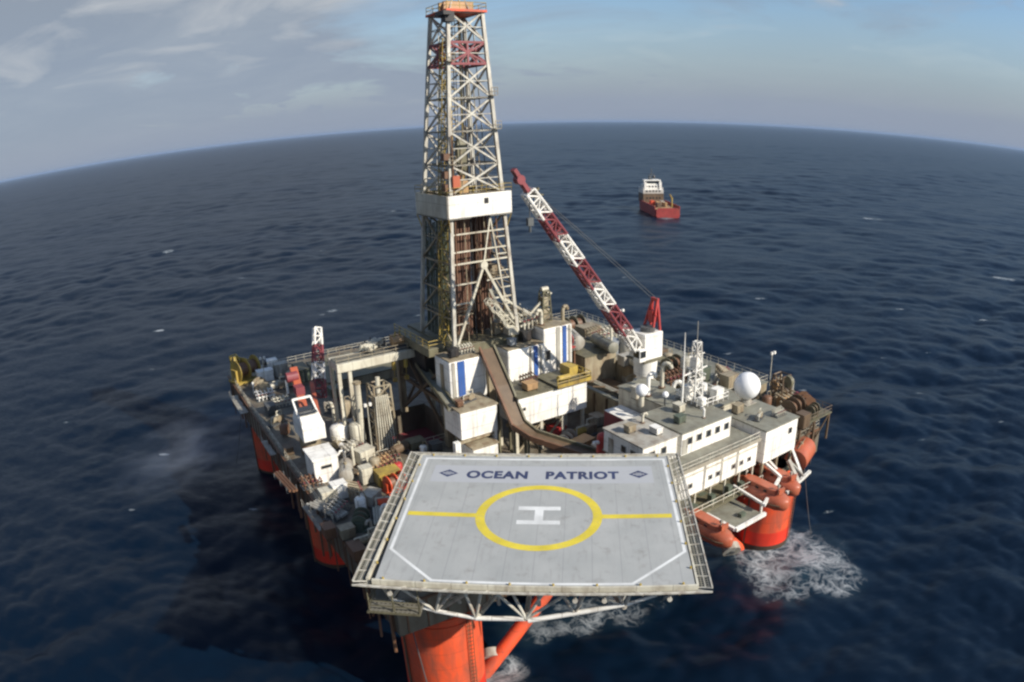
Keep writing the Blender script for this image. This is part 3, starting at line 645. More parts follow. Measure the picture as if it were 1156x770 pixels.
# ================================================================== KIT
def deckhouse(name, label, cat, u, v, z, L, Wd, Hh, wall='white', roof='green', wins=(), doors=(), rot=0, railing=False, group=None, over=.15, frame='lgrey'):
    """origin at the low u / low v corner. wins: (face, a, zc, w, h) face in 'f' (v-), 'l' (u-), 'r' (u+)"""
    t = thing(name, label, cat, u, v, z, rot, group)
    b = MB(); b.box(0, L, 0, Wd, 0, Hh); wl = b.build('wall', wall, t, bevel=.05)
    b = MB(); b.box(-over, L+over, -over, Wd+over, Hh+.002, Hh+.18)
    o = b.build('roof', roof, t)
    def place(face, a, zc, w_, h_, d0, d1):
        if face == 'f': return (a-w_/2, a+w_/2, -d1, -d0, zc-h_/2, zc+h_/2)
        if face == 'l': return (-d1, -d0, a-w_/2, a+w_/2, zc-h_/2, zc+h_/2)
        return (L+d0, L+d1, a-w_/2, a+w_/2, zc-h_/2, zc+h_/2)
    for w_ in wins:
        f = MB(); f.box(*place(*w_, .004, .07)); fo = f.build('window', frame, t)
        g = MB(); fa, a, zc, ww, hh = w_; g.box(*place(fa, a, zc, ww-.14, hh-.14, .072, .085)); g.build('pane', 'glass', fo)
    for fa, a, mat in doors:
        f = MB(); f.box(*place(fa, a, 1.15, .95, 2.0, .004, .06)); fo = f.build('door', mat, t)
        g = MB(); g.box(*place(fa, a+.3, 1.1, .12, .08, .062, .12)); g.build('handle', 'black', fo)
    if railing:
        r = MB(); rail(r, [(0,0,Hh+.18),(L,0,Hh+.18),(L,Wd,Hh+.18),(0,Wd,Hh+.18),(0,0,Hh+.18)]); r.build('railing', 'cream', t)
    return t
def container(name, label, u, v, z, L, Wd, Hh, mat, roof=None, rot=0, cat='container', group=None):
    t = thing(name, label, cat, u, v, z, rot, group)
    b = MB(); b.box(.06, L-.06, .06, Wd-.06, .12, Hh-.08)
    n = int(L/.3)
    for i in range(n):
        x = .12+(L-.3)*i/n; b.box(x, x+.14, .01, .059, .2, Hh-.2); b.box(x, x+.14, Wd-.059, Wd-.01, .2, Hh-.2)
    b.build('wall', mat, t)
    b = MB(); b.box(.0, L, .0, Wd, Hh-.078, Hh); b.build('roof', roof or mat, t)
    b = MB()
    for x in (0, L-.16):
        for y in (0, Wd-.16): b.box(x-.005, x+.165, y-.005, y+.165, 0, Hh-.08)
    b.box(.165, L-.165, -.005, .16, 0, .118); b.box(.165, L-.165, Wd-.16, Wd+.005, 0, .118); b.build('frame', mat, t)
    b = MB(); b.box(-.05, .055, .2, Wd/2-.02, .2, Hh-.2); d = b.build('door', mat, t)
    g = MB(); g.bar((-.09,Wd/2-.3,.25),(-.09,Wd/2-.3,Hh-.3),.05); g.build('lock_bar', 'lgrey', d)
    b = MB(); b.box(-.05, .055, Wd/2+.02, Wd-.2, .2, Hh-.2); d = b.build('door', mat, t)
    g = MB(); g.bar((-.09,Wd/2+.3,.25),(-.09,Wd/2+.3,Hh-.3),.05); g.build('lock_bar', 'lgrey', d)
    return t
def vtank(name, label, u, v, z, r, h, mat, top=None, group=None):
    t = thing(name, label, 'tank', u, v, z, 0, group)
    b = MB(); n = 20
    rings = [(r, .5), (r, h-r*.35), (r*.85, h-r*.15), (r*.45, h), (.05, h+.03)]
    b.loft([[(q*math.cos(2*math.pi*i/n), q*math.sin(2*math.pi*i/n), zz) for i in range(n)] for q, zz in [(r*.6,.25)]+rings]); b.build('shell', mat, t, smooth=True)
    b = MB()
    for i in range(4): a = R(45+90*i); b.bar((r*.8*math.cos(a), r*.8*math.sin(a), 0), (r*.8*math.cos(a), r*.8*math.sin(a), .8), .14)
    b.build('legs', 'dgrey', t)
    b = MB(); b.path([(0,0,h),(0,0,h+.6),(r*.8,0,h+.6),(r+.15,0,h-.2),(r+.15,0,.1)], .07); b.build('pipework', top or 'beige', t)
    return t
def htank(name, label, u, v, z, r, L, mat, rot=0, cat='tank', group=None):
    t = thing(name, label, cat, u, v, z, rot, group)
    b = MB(); n = 18; c = r+.25
    b.loft([[(x, q*math.cos(2*math.pi*i/n), c+q*math.sin(2*math.pi*i/n)) for i in range(n)] for x, q in ((-L/2,.1),(-L/2+.05,r*.6),(-L/2+.25,r),(L/2-.25,r),(L/2-.05,r*.6),(L/2,.1))]); b.build('shell', mat, t, smooth=True)
    b = MB()
    for x in (-L*.3, L*.3): b.box(x-.12, x+.12, -r*.8, r*.8, 0, .25+r*.35)
    b.build('saddles', 'dgrey', t); b = MB(); b.cyl((0,0,c+r-.02),(0,0,c+r+.3),.25); b.bar((-L*.35,0,c+r+.1),(L*.35,0,c+r+.1),.08); b.build('hatch', 'beige', t)
    return t
def winch(name, label, u, v, z, s, mat, rot=0, group=None):
    t = thing(name, label, 'winch', u, v, z, rot, group)
    b = MB(); b.cyl((-1.1*s,0,1.2*s),(1.1*s,0,1.2*s),.7*s,n=18); b.build('drum', 'rust', t, smooth=True)
    for x in (-1.2,-.02,1.2): b = MB(); b.cyl((x*s-.07,0,1.2*s),(x*s+.07,0,1.2*s),1.15*s,n=20); b.build('flange', mat, t)
    b = MB(); b.box(-1.7*s,1.7*s,-1.1*s,1.1*s,0,.2*s)
    for x in (-1.45,1.45): b.box(x*s-.12*s,x*s+.12*s,-.5*s,.5*s,.2*s,1.4*s)
    b.build('frame', mat, t)
    b = MB(); b.cyl((1.6*s,0,1.2*s),(2.5*s,0,1.2*s),.42*s,n=12); b.box(1.6*s,2.4*s,-.5*s,.5*s,.2*s,.7*s); b.build('motor', 'dgrey', t)
    return t
def pump(name, label, u, v, z, s, mat, rot=0, group=None):
    t = thing(name, label, 'pump unit', u, v, z, rot, group)
    b = MB(); b.box(-1.6*s,1.6*s,-.7*s,.7*s,0,.18*s); b.build('skid', 'dgrey', t)
    b = MB(); b.cyl((-1.2*s,0,.7*s),(0,0,.7*s),.42*s,n=14); b.cyl((0,0,.7*s),(.25*s,0,.7*s),.2*s); b.build('motor', mat, t, smooth=True)
    b = MB(); b.cyl((.5*s,-.45*s,.65*s),(.5*s,.45*s,.65*s),.5*s,n=14); b.cbox(1.15*s,0,.18*s,.6*s,.7*s,.9*s); b.build('pump_casing', 'beige', t)
    b = MB(); b.path([(.5*s,.2*s,1.0*s),(.5*s,.2*s,1.7*s),(1.5*s,.2*s,1.7*s),(1.5*s,.2*s,.1)], .1*s); b.path([(-1.4*s,-.5*s,.2*s),(-1.4*s,-.5*s,1.5*s),(.2*s,-.5*s,1.5*s)], .08*s); b.build('pipework', 'cream', t)
    return t
def pipes(name, label, u, v, z, L, n, rows, r, mat, rot=0, group=None, axis='v'):
    t = thing(name, label, 'pipe bundle', u, v, z, rot, group)
    P = lambda a, k, zz: (k, a, zz) if axis == 'v' else (a, k, zz)
    for j in range(rows):
        b = MB()
        for i in range(n-(j % 2)):
            k = (i+(j % 2)*.5)*2.08*r; e = rnd.uniform(0, .5); b.cyl(P(e, k, .35+r+j*1.8*r), P(L-rnd.uniform(0,.6), k, .35+r+j*1.8*r), r, n=8)
        b.build('pipe_layer', mat, t, smooth=True)
    b = MB(); wdt = n*2.08*r
    for f in (.15,.5,.85):
        a = L*f
        if axis == 'v': b.box(-r-.15, wdt, a-.12, a+.12, .02, .345); b.box(-r-.16,-r-.03,a-.1,a+.1,.345,.5+rows*2*r); b.box(wdt-r+.03,wdt-r+.16,a-.1,a+.1,.345,.5+rows*2*r)
        else: b.box(a-.12, a+.12, -r-.15, wdt, .02, .345); b.box(a-.1,a+.1,-r-.16,-r-.03,.345,.5+rows*2*r); b.box(a-.1,a+.1,wdt-r+.03,wdt-r+.16,.345,.5+rows*2*r)
    b.build('stanchions', 'dgrey', t)
    return t
def locker(name, label, u, v, z, a, b_, h, mat, rot=0, group=None, cat='locker'):
    t = thing(name, label, cat, u, v, z, rot, group)
    b = MB(); b.box(-a/2,a/2,-b_/2,b_/2,.1,h); b.build('body', mat, t, bevel=.06)
    b = MB(); b.box(-a/2-.06,a/2+.06,-b_/2-.06,b_/2+.06,h+.002,h+.1); b.build('lid', mat, t)
    b = MB(); b.box(-a/2+.1,-.03,-b_/2-.05,-b_/2-.004,.25,h-.15); b.box(.03,a/2-.1,-b_/2-.05,-b_/2-.004,.25,h-.15); b.build('doors', mat, t)
    b = MB(); b.box(-a/2+.05,-a/2+.2,-b_/2,b_/2,0,.098); b.box(a/2-.2,a/2-.05,-b_/2,b_/2,0,.098); b.build('feet', 'black', t)
    return t
def manifold(name, label, u, v, z, s, mat, rot=0, group=None):
    t = thing(name, label, 'pipe manifold', u, v, z, rot, group)
    b = MB()
    for k in range(3): b.path([(-1.5*s,(k-1)*.5*s,.5*s+k*.35*s),(1.5*s,(k-1)*.5*s,.5*s+k*.35*s)], .13*s)
    for k in range(5): x = (-1.2+.6*k)*s; b.path([(x,-.8*s,.05),(x,-.8*s,.9*s),(x,.6*s,1.5*s),(x,.6*s,.05)], .09*s)
    b.build('pipework', mat, t)
    b = MB()
    for k in range(5): x = (-1.2+.6*k)*s; b.cyl((x,-.8*s,1.0*s),(x,-.8*s,1.06*s),.15*s); b.cyl((x,-.8*s,.9*s),(x,-.8*s,1.0*s),.05*s)
    b.build('valve_wheels', 'dred', t)
    b = MB(); b.box(-1.6*s,1.6*s,-1.0*s,.8*s,0,.1); b.build('base_frame', 'dgrey', t)
    return t
def gooseneck(name, label, u, v, z, h, r, mat, rot=0, group=None):
    t = thing(name, label, 'vent pipe', u, v, z, rot, group)
    b = MB(); pts = [(0,0,0),(0,0,h)] + [(r*2.2*(1-math.cos(a)), 0, h+r*2.2*math.sin(a)) for a in (R(45),R(90),R(135),R(180))]; b.path(pts, r, 10); b.sphere((0,0,h),r,8,6); b.build('tube', mat, t, smooth=True)
    b = MB(); b.cyl((0,0,0),(0,0,.12),r*1.7); b.build('flange', 'rust', t)
    return t
def lamp_post(label, u, v, z, h, rot=0, group=None):
    t = thing('floodlight_pole', label, 'floodlight', u, v, z, rot, group)
    b = MB(); b.cyl((0,0,0),(0,0,h),.09,.06); b.bar((-.5,0,h),(.5,0,h),.08); b.build('pole', 'cream', t)
    for x in (-.4,.4): b = MB(); b.box(x-.2,x+.2,-.35,-.04,h-.15,h+.3); b.build('lamp_head', 'white', t)
    return t

# ================================================================== DRILL FLOOR AND SUBSTRUCTURE
df = thing('drill_floor', 'raised drill floor on heavy steel legs carrying the tall derrick', 'drill floor', 14.5, 22.5, ZD)
b = MB(); b.box(3.4, 14.6, 4.2, 20, 13.2, 14.45); b.box(.6, 21.5, 6.5, 19, 12.9, 14.2); b.build('floor_deck', 'olive', df, bevel=.05)
b = MB()
for x in (.8, 8.2, 12.6, 22):
    for y in (2.6, 18.8): b.box(x, x+1.0, y, y+1.0, 0, 12.898)
b.build('legs', 'beige', df)
b = MB()
for y in (3.1, 19.3):
    b.bar((1.3,y,.5),(8.6,y,12.5),.4); b.bar((8.6,y,.5),(1.3,y,12.5),.4); b.bar((13,y,.5),(22.4,y,12.5),.4)
for x in (1.3, 22.5): b.bar((x,3,1),(x,19,12.4),.4); b.bar((x,19,1),(x,3,12.4),.4)
b.bar((1.3,3,6.5),(22,3,6.5),.5); b.bar((1.3,3,6.5),(1.3,19,6.5),.5); b.build('bracing', 'brown', df)
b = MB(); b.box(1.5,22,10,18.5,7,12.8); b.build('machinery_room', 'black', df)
b = MB(); rail(b, [(.7,19,14.2),(.7,6.6,14.2),(3.3,6.6,14.2)], r=.05); rail(b, [(14.7,6.6,14.2),(21.4,6.6,14.2),(21.4,19,14.2)], r=.05); b.build('railing', 'yellow', df)

def cabin(name, label, u, v, z, L, Wd, Hh, stripes, wins=(), mat='white', roof='beige', bev=.3):
    t = thing(name, label, 'cabin', u, v, z)
    b = MB(); b.box(0, L, 0, Wd, 0, Hh); b.build('wall', mat, t, bevel=bev)
    b = MB(); b.box(.1, L-.1, .1, Wd-.1, Hh+.002, Hh+.15); b.build('roof', roof, t)
    for x, w_, c in stripes:
        b = MB(); b.box(x, x+w_, -.1, -.004, .12, Hh-.1); b.build('panel', c, t)
    for x, z_, w_, h_ in wins:
        b = MB(); b.box(x, x+w_, -.12, -.004, z_, z_+h_); f = b.build('window', 'lgrey', t); g = MB(); g.box(x+.08, x+w_-.08, -.135, -.122, z_+.08, z_+h_-.08); g.build('pane', 'glass', f)
    return t
cabin('driller_cabin', 'white wind wall cabin with blue stripe at the left front foot of the derrick', 15.4, 23.4, 27.4, 6.0, 4.6, 6.2, [(1.3,1.1,'blue'),(.4,.5,'lgrey')])
cabin('white_cabin', 'white wind wall with narrow blue stripe right of the brown ramp under the derrick', 25.3, 23.8, 27.0, 6.6, 4.8, 6.2, [(4.5,.7,'blue'),(3.7,.35,'lgrey'),(5.6,.4,'lgrey')], [])
cabin('tall_cabin', 'tall white cabin with dark slot window and dark blue stripe near the yellow ledge', 31.95, 24.2, 27.2, 5.4, 6.2, 8.0, [(3.5,.7,'blue'),(2.3,.7,'lgrey'),(4.6,.4,'lgrey')], [(.25,3.0,.9,1.6)])
deckhouse('mud_cabin', 'white boxy cabin on posts left of the brown ramp above the helideck', 'cabin', 13.7, 17.6, 24.5, 5.7, 4.8, 4.0, 'white', 'beige', doors=())
deckhouse('store_cabin', 'small white box tucked under the left boxy cabin beside the helideck edge', 'cabin', 14.6, 16.2, 20.0, 3.9, 4.6, 3.4, 'white', 'beige')
deckhouse('mud_house', 'large plain white building with dark doorway under the yellow ledge', 'deckhouse', 22.3, 16.6, 24.5, 11.9, 5.6, 4.3, 'white', 'olive', wins=[('f',.9,2.6,.5,.5)])
t = thing('support_frame', 'steel legs and beams holding up the large white building by the ramp', 'support frame', 21.6, 16.6, ZD)
b = MB()
for x in (.3, 4.5, 8.3, 12): b.box(x, x+.45, .3, .75, 0, 4.29); b.box(x, x+.45, 4.6, 5.05, 0, 4.29)
b.build('posts', 'cream', t); b = MB(); b.bar((.5,.5,.3),(4.7,.5,4),.25); b.bar((4.7,.5,.3),(8.5,.5,4),.25); b.box(.2,12.5,2.4,2.8,3.8,4.29); b.box(4,9,2.9,4.4,.02,3.2); b.build('bracing', 'beige', t)
t = thing('support_frame', 'pale post frame standing under the boxy cabin left of the ramp', 'support frame', 13.4, 17.2, ZD)
b = MB(); b.box(-.9,-.1,0,.8,0,4.45); b.box(5.5,6.0,.6,1.1,0,4.45); b.build('posts', 'white', t); b = MB(); b.bar((-.5,.4,4.2),(5.9,.8,4.2),.35); b.build('beam', 'beige', t)
# yellow ledge with rail
t = thing('yellow_ledge', 'yellow railed walkway ledge along the roof edge of the large white building', 'walkway', 28.5, 16.3, 29.15)
b = MB(); b.box(0, 6.0, -.4, 5.4, 0, .15); b.build('floor', 'olive', t); b = MB(); rail(b, [(0,-.35,.15),(5.9,-.35,.15),(5.9,5.3,.15)], r=.07); b.box(0,6.0,-.46,-.403,-.1,.45); b.box(6.003,6.06,-.4,5.4,-.1,.45); b.build('railing', 'yellow', t)
b = MB(); b.cbox(4.6,3.2,.16,1.5,2.4,1.4); b.cyl((1.2,1.2,.6),(3.2,1.2,.6),.45); b.build('equipment', 'yellow', t)

# ramp and catwalk
rp = thing('pipe_ramp', 'brown slide ramp and catwalk descending from the derrick floor towards the helideck', 'ramp', 21.5, 22.3, ZD)
def slab(b, pts, w0, th, off=0, wid=None):
    P_ = [Vector(p) for p in pts]; rings = []
    for i, p in enumerate(P_):
        d = (P_[min(i+1,len(P_)-1)]-P_[max(i-1,0)]); d.z = 0; d.normalize(); n_ = Vector((-d.y, d.x, 0)); c = p+n_*off; hw_ = (wid or w0)/2
        rings.append([c-n_*hw_, c+n_*hw_, c+n_*hw_-Vector((0,0,th)), c-n_*hw_-Vector((0,0,th))])
    return b.loft(rings)
rpts = [(.4,1.6,14.3),(-.1,-3.2,10.3),(-.4,-7.6,5.9),(.6,-9.6,4.8),(5.6,-16.8,3.1)]
b = MB(); slab(b, rpts, 1.9, .35); b.build('slide', 'brown', rp)
b = MB(); slab(b, [(x,y,z+.45) for x,y,z in rpts], 0, .8, 1.12, .3); b.build('side_beam', 'olive', rp)
b = MB(); slab(b, [(x,y,z+.45) for x,y,z in rpts], 0, .8, -1.12, .3); b.build('side_beam', 'rust', rp)
for (x,y,z) in rpts[1:]:
    b = MB(); b.bar((x-.9,y,0),(x-.9,y,z-.36),.28); b.build('support_leg','olive',rp); b = MB(); b.bar((x+.9,y,0),(x+.9,y,z-.36),.28); b.build('support_leg','olive',rp)

# ================================================================== GANTRY over the moonpool
g = thing('gantry_crane', 'long cream gantry beam on tall legs spanning the dark moonpool', 'gantry', 3.2, 37, ZD)
b = MB(); b.box(0, 17.6, -.9, -.1, 11.0, 12.3); b.build('main_beam', 'cream', g, bevel=.05)
b = MB(); b.box(0, 17.6, 2.6, 3.4, 11.0, 12.3); b.build('main_beam', 'cream', g, bevel=.05)
b = MB()
for x in (0.1, 17.0): b.box(x, x+.6, -.098, 2.598, 11.1, 12.2)
for x in (0.0, 1.7): b.bar((x+.3,-.5,11),(x+.3,-.5,0),.55)
b.bar((.3,3,11),(.3,3,0),.5); b.bar((17.2,-.5,11),(17.2,-.5,0),.6); b.bar((17.2,3,11),(17.2,3,0),.6); b.build('legs', 'cream', g)
b = MB(); b.box(.2,17.4,-.2,2.7,12.31,12.36); b.build('top_grating', 'grate', g)
b = MB(); rail(b, [(0,-.85,12.36),(17.5,-.85,12.36)], r=.045); rail(b, [(17.5,3.3,12.36),(0,3.3,12.36)], r=.045); b.build('railing', 'beige', g)
b = MB()
for x in (9.3, 11.3): b.cyl((x,-.5,9.6),(x,-.5,10.9),.35); b.cyl((x,-.5,8.2),(x,-.5,9.6),.06); b.box(x-.3,x+.3,-.8,-.2,7.6,8.2)
b.build('hoists', 'yellow', g)
# roof equipment on the gantry
t = thing('gantry_trolley', 'olive hoist trolley with drum sitting on the middle of the gantry', 'trolley', 14.2, 38.2, 32.37)
b = MB(); b.box(-1.2,1.2,-1.4,1.8,0,.4); b.build('frame', 'dgrey', t); b = MB(); b.cyl((-1,0,1.1),(1,0,1.1),.7); b.cbox(0,1.2,.4,1.4,.9,1.4); b.build('drum', 'tan', t); b=MB(); b.bar((-1,0,.4),(-.3,0,2.6),.15); b.bar((1,0,.4),(.3,0,2.6),.15); b.build('a_frame','yellow',t)
pipes('pipe_bundle', 'pinkish pipes lying tilted on the gantry behind its front beam', 8.0, 39.0, 32.4, 5, 5, 2, .22, 'cream', rot=R(-50))
pump('hydraulic_unit', 'grey machine with pipes beside the derrick end of the gantry', 18.3, 38.4, 32.4, 1.1, 'lgrey', R(20))
manifold('pipe_manifold', 'small cream pipe manifold on the gantry between trolley and derrick', 16.6, 40.5, 32.4, .8, 'cream', R(70))

# riser / blowout preventer tower standing left in the moonpool
t = thing('riser_tower', 'tall weathered beige frame tower packed with pipes under the gantry', 'riser tower', 8.0, 32.5, ZD-4)
b = MB(); lattice(b, (0,0,0), (.4,.6,13.2), 3.6, 2.6, 7, .17, .12, up=(0,1,0)); b.build('frame', 'beige', t)
b = MB()
for k in range(5): b.cbox(-.1+.08*k, .1*k, .6+k*2.3, 2.5-.12*k, 2.5-.1*k, 1.6)
b.build('equipment_blocks', 'beige', t, bevel=.15)
b = MB()
for k in range(7): x = -1.5+.5*k; b.path([(x,-1.75,.5),(x*.8,-1.6,6),(x*.6,-1.2,12)], .12)
b.cyl((0,0,12),(.2,.3,14.4),.35); b.build('pipework', 'cream', t)
t = thing('riser_post', 'single thick cream post standing left of the beige riser tower', 'post', 5.3, 34.0, ZD-1)
b = MB(); b.cyl((0,0,0),(0,0,10.6),.5,n=14); b.build('shaft','cream',t,smooth=True); b = MB(); b.cbox(0,0,0,1.6,1.6,.5); b.build('base','beige',t); b = MB(); b.cyl((0,0,10.6),(0,0,10.9),.65); b.build('cap','beige',t)
# diagonal walkway from gantry to the cabin
t = thing('bridge_walkway', 'dull green walkway bridge running from the gantry leg to the white cabin', 'walkway', 0, 0, 0)
b = MB(); b.bar((16.6,36,29.6),(13.6,19.6,28.4),1.3,.3); b.build('deck', 'green', t); b = MB(); b.bar((15.95,36,29.9),(12.95,19.6,28.7),.14,.6); b.bar((17.25,36,29.9),(14.25,19.6,28.7),.14,.6); b.build('side_beam', 'olive', t)

# ================================================================== LIVING QUARTERS (right of helideck)
q = thing('living_quarters', 'long low white quarters block with small square windows facing the sea', 'quarters', 25.4, -9.0, ZD)
b = MB(); b.box(0, 17.6, 0, 10.5, 2.2, 6.0); b.build('wall', 'white', q, bevel=.08)
b = MB(); b.box(.2, 17.4, 2.4, 10.3, 0, 2.197); b.build('lower_wall', 'beige', q)
b = MB()
for x in np.arange(.3, 17.6, 2.8): b.box(x, x+.22, .1, .32, 0, 2.197)
b.build('posts', 'cream', q)
b = MB(); b.box(11, 17.6, 10.503, 20, 0, 6.0); b.build('rear_wall', 'cream', q, bevel=.08)
b = MB(); b.prism([(-.4,-.5),(17.59,-.5),(17.59,20.2),(10.8,20.2),(10.8,10.7),(-.4,10.7)], 6.002, 6.2); b.build('roof', 'green', q)
b = MB(); b.box(-.4, 17.5, -.56, -.503, 6.0, 6.5); b.build('roof_kerb', 'cream', q)
for x in (1.6, 4.4, 8.0, 9.4, 12.4, 14.0, 15.6):
    b = MB(); b.box(x, x+.75, -.07, -.004, 3.3, 4.0); f = b.build('window', 'lgrey', q); c = MB(); c.box(x+.1, x+.65, -.085, -.072, 3.4, 3.9); c.build('pane', 'glass', f)
for x in (3.1, 6.3, 11.0):
    b = MB(); b.box(x, x+.9, 2.33, 2.396, .1, 2.05); f = b.build('door', 'lgrey', q); c = MB(); c.box(x+.65, x+.75, 2.27, 2.328, 1.05, 1.15); c.build('handle', 'black', f)
b = MB(); rail(b, [(-.3,-.4,6.2),(17.2,-.4,6.2)], r=.05); b.build('railing', 'cream', q)
b = MB()
for x in (2.6, 7.2, 10.4, 13.4): b.cyl((x,-.15,2.3),(x,-.15,5.9),.07)
b.cyl((.3,-.2,5.2),(17.2,-.2,5.2),.07); b.build('downpipes', 'cream', q)
deckhouse('radio_house', 'upper white deckhouse with a row of five dark square windows below the masts', 'deckhouse', 31.2, -6.1, 26.2, 9.2, 7.5, 3.0, 'white', 'green', wins=[('f',1.4+1.72*i,1.75,.9,.95) for i in range(5)], doors=[('f',.6,'lgrey')])
deckhouse('control_house', 'flat grey roofed deckhouse with two dark windows left of the five-window house', 'deckhouse', 24.9, -5.9, 26.2, 5.7, 7.2, 2.9, 'white', 'lgrey', wins=[('f',1.5,1.7,.9,.9),('f',3.4,1.7,.9,.9),('l',1.7,1.6,.9,.9),('l',3.4,1.6,.9,.9)], doors=[('l',5.8,'lgrey')])
deckhouse('mast_house', 'grey green roofed house under the radar mast behind the five-window house', 'deckhouse', 35.6, 1.55, 26.2, 5.6, 9.5, 2.9, 'cream', 'green')
deckhouse('end_house', 'tall plain white end house standing over the right lifeboats', 'deckhouse', 43.8, -9.6, 22.3, 7.3, 8.0, 4.7, 'white', 'green', wins=[('f',5.6,3.3,.8,.9)])
deckhouse('stern_locker_house', 'low grey green roofed house behind the white globe dome', 'deckhouse', 41.0, 2.4, ZD, 13.0, 6.5, 5.6, 'cream', 'green', doors=[('r',3,'lgrey')])
t = thing('radome', 'big white spherical satellite dome on a short pedestal', 'radome', 49.2, -1.4, 27.19)
b = MB(); b.sphere((0,0,2.55), 1.95, 36, 24); b.build('dome', 'radome', t, smooth=True); b = MB(); b.cyl((0,0,0),(0,0,.8),.9,.7,16); b.box(-1.1,1.1,-1.1,1.1,0,.12); b.build('pedestal', 'lgrey', t)
t = thing('radome', 'small white satellite dome on a post behind the five-window house', 'radome', 33.0, 3.4, 29.4)
b = MB(); b.sphere((0,0,2.2), .85, 20, 14); b.build('dome', 'radome', t, smooth=True); b = MB(); b.cyl((0,0,0),(0,0,1.5),.35); b.build('pedestal', 'cream', t)
t = thing('radome', 'smallest white dome on a thin stalk between small dome and mast', 'radome', 35.6, 1.6, 29.4)
b = MB(); b.sphere((0,0,1.5), .45, 16, 10); b.build('dome', 'radome', t, smooth=True); b = MB(); b.cyl((0,0,0),(0,0,1.1),.14); b.build('pedestal', 'dgrey', t)
# masts
t = thing('whip_antenna', 'slim white pole antenna left of the lattice radar mast', 'antenna', 37.4, .2, 29.4)
b = MB(); b.cyl((0,0,0),(0,0,5),.16,.12); b.cyl((0,0,5),(0,0,10),.11,.05); b.build('pole', 'white', t, smooth=True); b = MB(); b.cbox(0,0,0,.9,.9,.3); b.build('base', 'lgrey', t)
t = thing('radar_mast', 'grey white lattice radar mast with crossarms on the quarters roof', 'mast', 40.0, .4, 26.2)
b = MB(); lattice(b, (0,0,0), (0,0,11.4), 1.9, .8, 9, .11, .07, up=(0,1,0)); b.build('lattice', 'white', t)
b = MB(); b.bar((-2.2,0,7.2),(2.2,0,7.6),.16); b.bar((-1.5,0,9.6),(1.5,0,9.6),.12); b.bar((0,-1.8,7.4),(0,1.8,7.4),.14); b.cbox(0,0,8.0,1.3,.9,1.4); b.build('crossarms', 'white', t)
b = MB(); b.box(-1.4,1.4,-.55,-.35,6.0,6.4); b.cyl((0,-.4,5.6),(0,-.4,6.0),.2); b.build('radar_scanner', 'white', t)
b = MB(); b.cyl((0,0,11.4),(0,0,14.2),.05); b.cyl((.6,0,9.6),(.6,0,11.6),.04); b.cyl((-2.1,0,7.2),(-2.1,0,8.8),.04); b.cyl((2.1,0,7.6),(2.1,0,9.0),.04); b.build('whips', 'lgrey', t)
t = thing('mast_platform', 'white railed equipment platform around the foot of the radar mast', 'platform', 38.4, -2.6, 29.4)
b = MB(); b.box(0,5.2,0,5,0,.12); b.build('floor', 'grate', t); b = MB(); rail(b, [(0,0,.12),(5.2,0,.12),(5.2,5,.12),(0,5,.12),(0,0,.12)], step=.9, r=.055); b.build('railing', 'white', t)
b = MB(); b.cbox(4.2,1.2,.13,1.5,1.2,1.5); b.cbox(1.0,3.8,.13,1.2,1.2,1.9); b.cyl((4,3.6,.12),(4,3.6,1.6),.5); b.cbox(.8,.9,.13,.9,.9,1.1); b.build('equipment', 'white', t)
for i, (u, v, s, lab) in enumerate(((43.8, 3.6, 1.0, 'white box locker right of the radar mast foot'), (34.4, 5.8, .9, 'cream box locker behind the small satellite dome'))):
    locker('equipment_locker', lab, u, v, 26.2 if i == 0 else 29.4, 1.6*s, 1.2*s, 1.9*s, ('white','cream')[i])
for i, (u, v, h, lab) in enumerate(((36.2, 5.6, 2.4, 'white curved vent pipe behind the slim pole antenna'), (42.6, 7.0, 2.6, 'white curved vent pipe behind the radar mast'), (39.8, 6.6, 3.0, 'tall cream vent pipe left behind the radar mast'))):
    gooseneck('vent_pipe', lab, u, v, 26.2 if i == 1 else 29.4 if v < 8 and u < 40.4 else 26.2, h, .3, 'white' if i < 2 else 'cream', R(-30*i))

# ================================================================== STARBOARD CRANE
ck = thing('deck_crane', 'big deck crane with red and white striped boom raised over the sea', 'crane', 43.4, 14.0, ZD)
b = MB(); b.cyl((0,0,0),(0,0,6.4),1.5,1.5,20); b.cyl((0,0,6.4),(0,0,7.4),2.1,1.8,20); b.build('pedestal', 'cream', ck, smooth=True)
b = MB(); b.cyl((0,0,8.6),(0,0,10.9),1.7,1.9,20); b.cyl((0,0,7.4),(0,0,8.6),1.3,1.3,16); b.build('turntable', 'white', ck, smooth=True)
b = MB(); b.cyl((0,0,6.3),(0,0,6.45),3.0,n=24); rail(b, [(2.9*math.cos(R(a)),2.9*math.sin(R(a)),6.45) for a in range(0,361,30)], r=.05); b.build('service_platform', 'beige', ck)
b = MB(); b.box(-1.6,2.1,-1.5,2.0,11.2,15.2); b.build('crane_house', 'white', ck, bevel=.12)
b = MB(); b.cyl((.3,0,15.0),(.3,0,15.9),1.1,n=16); b.build('winch_drum', 'dgrey', ck)
b = MB(); b.box(-1.9,2.4,-1.8,2.3,10.92,11.19); b.build('slew_platform', 'olive', ck)
b = MB(); b.box(-2.9,-1.62,-1.9,-.4,11.3,13.2); cb_ = b.build('operator_cab', 'white', ck, bevel=.1)
b = MB(); b.box(-2.75,-1.75,-1.96,-1.905,12,13); b.box(-2.96,-2.905,-1.75,-.6,12,13); b.build('cab_window', 'glass', cb_)
b = MB()
for y in (-1.1, 1.5): b.bar((.5,y*.8,15.2),(1.7,y*.4,19.6),.3); b.bar((2.0,y*.8,15.2),(1.8,y*.4,19.6),.3)
b.bar((1.8,-.6,19.8),(1.8,.8,19.8),.4); b.bar((1.2,-.9,17.6),(1.2,1.1,17.6),.25); b.box(.9,1.9,-.35,.6,16.4,18.2); b.build('a_frame', 'red', ck)
